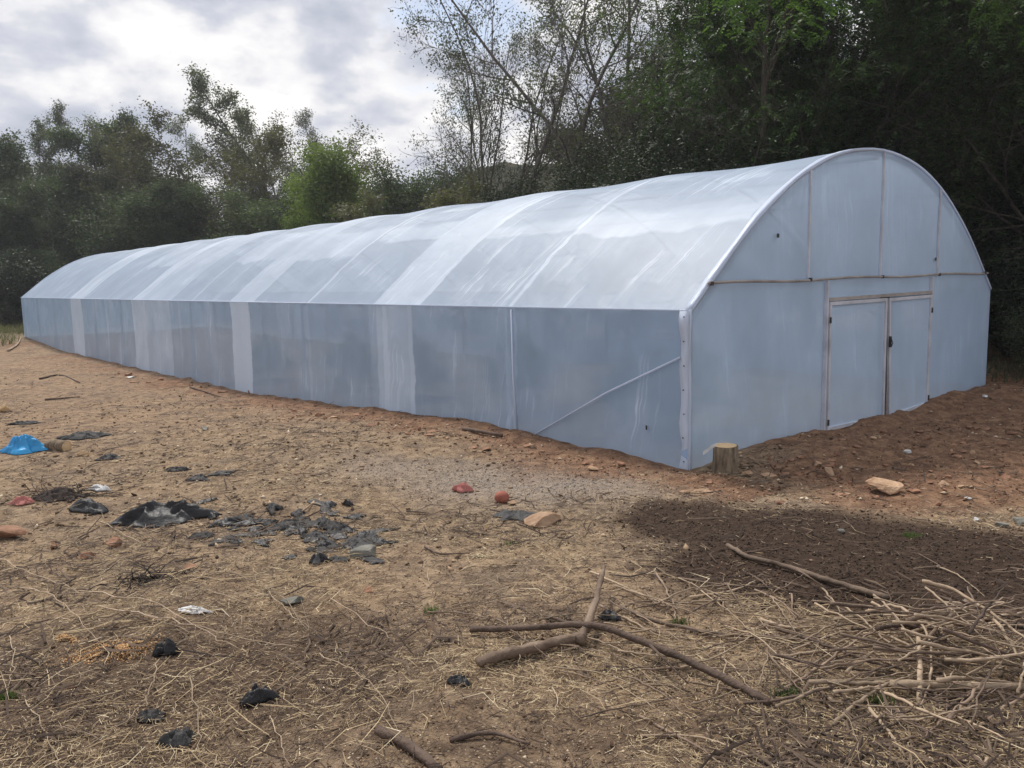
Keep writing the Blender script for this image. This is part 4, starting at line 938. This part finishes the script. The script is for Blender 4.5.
# green tufts
def tuft(px,n,h,sp,label,group=None):
    p=gp(*px); b=np.stack([rng.normal(0,sp,n),rng.normal(0,sp*.6,n),np.zeros(n)],1); hh=h*rng.uniform(.5,1.1,n)
    a=rng.uniform(0,6.28,n); le=np.stack([np.cos(a),np.sin(a)],1)*(hh*rng.uniform(.1,.6,n))[:,None]
    w_=np.stack([-np.sin(a),np.cos(a),0*a],1)*.0035
    tip=b+np.concatenate([le,hh[:,None]],1); V=np.stack([b+w_,b-w_,tip],1).reshape(-1,3)
    return tag(link('grass_tuft',npmesh('grass_tuft',V,np.arange(n*3).reshape(-1,3),MT['grass']),None,(p[0],p[1],float(terrain(p[0],p[1])))),label,'grass',group)
tuft((790,697),130,.05,.035,'small bright green grass tuft between the long dark stick and the brush pile')
tuft((432,613),60,.05,.02,'tiny green sprout in the straw at centre')
tuft((680,625),70,.05,.03,'faint green tuft beside the sloping brown stick')
tuft((910,537),110,.05,.03,'faint green tuft at the upper edge of the dark soil')
tuft((880,703),80,.05,.03,'green sprouts at the left foot of the brush pile')
tuft((8,700),90,.06,.025,'pale green weed at the left edge of the foreground')
tuft((508,545),50,.04,.04,'thin green blades in the straw above the root log')
# grass and weeds at far left under the trees
def bladefield(name,n,xr,yr,h,label,mat):
    x=rng.uniform(*xr,n); y=rng.uniform(*yr,n); s=(x-CX)*G[0]+(y-CY)*G[1]; t=(x-CX)*LL[0]+(y-CY)*LL[1]
    ok=~((s>-.5)&(s<W+.5)&(t<L+.3)) & (rng.random(n)<np.clip(.4+1.6*fbm(x*.4,y*.4,3,55),0,1)); x,y=x[ok],y[ok]; n=len(x)
    b=np.stack([x,y,terrain(x,y)],1); a=rng.uniform(0,6.28,n); hh=h*rng.uniform(.3,1,n)
    w_=np.stack([np.cos(a),np.sin(a),0*a],1)*.02; tip=b+np.stack([rng.normal(0,.4,n)*hh,rng.normal(0,.4,n)*hh,hh],1)
    return tag(link(name,npmesh(name,np.stack([b+w_,b-w_,tip],1).reshape(-1,3),np.arange(n*3).reshape(-1,3),mat)),label,'grass',kind='stuff')
bladefield('wild_grass',26000,(-44,-21),(30,52),.5,'rough green grass beyond the far left corner of the greenhouse',MT['leaf_olive'])
bladefield('wild_grass',8000,(8,22),(13.5,24),.3,'rough weeds under the trees at the right edge',MT['leaf_olive'])

hz_,nt=newmat('haze'); n=N(nt); v_=n('ShaderNodeVolumePrincipled',{'Color':(.86,.90,.96,1),'Density':.0007,'Anisotropy':.3}); o=n('ShaderNodeOutputMaterial'); nt.links.new(v_.outputs[0],o.inputs['Volume'])
hb_=MB().box((0,235,14),(820,550,62)).build('haze',hz_); tag(hb_,'thin pale haze in the air','haze',kind='stuff')
# ------------------------------------------------------------------ sky and sun
SUN_EL,SUN_AZ=56,-28      # azimuth from +Y, positive to the right
w=bpy.data.worlds.new('World'); S.world=w; w.use_nodes=True; nt=w.node_tree; nt.nodes.clear(); n=N(nt)
sky=n('ShaderNodeTexSky',sky_type='NISHITA',sun_disc=False,sun_elevation=R(SUN_EL),sun_rotation=R(SUN_AZ)); sky.air_density=1.; sky.dust_density=2.
tc=n('ShaderNodeTexCoord').outputs['Generated']; sp=n('ShaderNodeSeparateXYZ',{0:tc}).outputs
zz=n.math('ADD',n.math('MAXIMUM',sp[2],0.),.22)
pv=n('ShaderNodeCombineXYZ',{0:n.math('DIVIDE',sp[0],zz),1:n.math('DIVIDE',sp[1],zz),2:.3}).outputs[0]
pv=n('ShaderNodeMapping',{'Vector':tc,'Scale':(1.,1.,1.9),'Location':(.3,.1,.2)}).outputs[0]; c1=n.noise(pv,4.2,7,.55,.3); c2=n.noise(pv,2.3,3,.5); c3=n.noise(n('ShaderNodeMapping',{'Vector':pv,'Location':(3.1,-1.7,.8)}).outputs[0],10.5,6,.5,.1)
shade=n.ramp(n.math('MULTIPLY_ADD',c3,.62,n.math('MULTIPLY',c1,.38)),[(.40,(.40,.43,.51)),(.465,(.50,.52,.60)),(.505,(.60,.61,.66)),(.53,(.70,.70,.73)),(.60,(.88,.86,.85))])
bd=Vector(ray(462,4)); dd=n('ShaderNodeVectorMath',{0:tc,1:tuple(bd)},operation='DISTANCE').outputs['Value']
hole=n.math('ADD',n.math('MULTIPLY',dd,-1.),n.math('MULTIPLY_ADD',c3,.35,-.085))
cover=n.mix(n('ShaderNodeMapRange',{'Value':hole,'From Min':0.,'From Max':.05}).outputs[0],n.ramp(c2,[(.31,(0,0,0)),(.36,(1,1,1))]),(.15,.15,.15))
b1=n('ShaderNodeBackground',{'Color':sky.outputs[0],'Strength':.10}); b2=n('ShaderNodeBackground',{'Color':shade,'Strength':.90})
mx=n('ShaderNodeMixShader',{0:cover}); nt.links.new(b1.outputs[0],mx.inputs[1]); nt.links.new(b2.outputs[0],mx.inputs[2])
o=n('ShaderNodeOutputWorld'); nt.links.new(mx.outputs[0],o.inputs['Surface'])
sl=bpy.data.lights.new('sun','SUN'); sl.energy=2.8; sl.angle=R(9); sl.color=(1,.95,.88)
so=bpy.data.objects.new('sun',sl); C.objects.link(so)
d=Vector((math.sin(R(SUN_AZ))*math.cos(R(SUN_EL)),math.cos(R(SUN_AZ))*math.cos(R(SUN_EL)),math.sin(R(SUN_EL))))
so.rotation_euler=d.to_track_quat('Z','Y').to_euler(); so.location=(0,0,30)
S.view_settings.view_transform='Standard'; S.view_settings.look='None'; S.view_settings.exposure=.45; S.view_settings.gamma=1
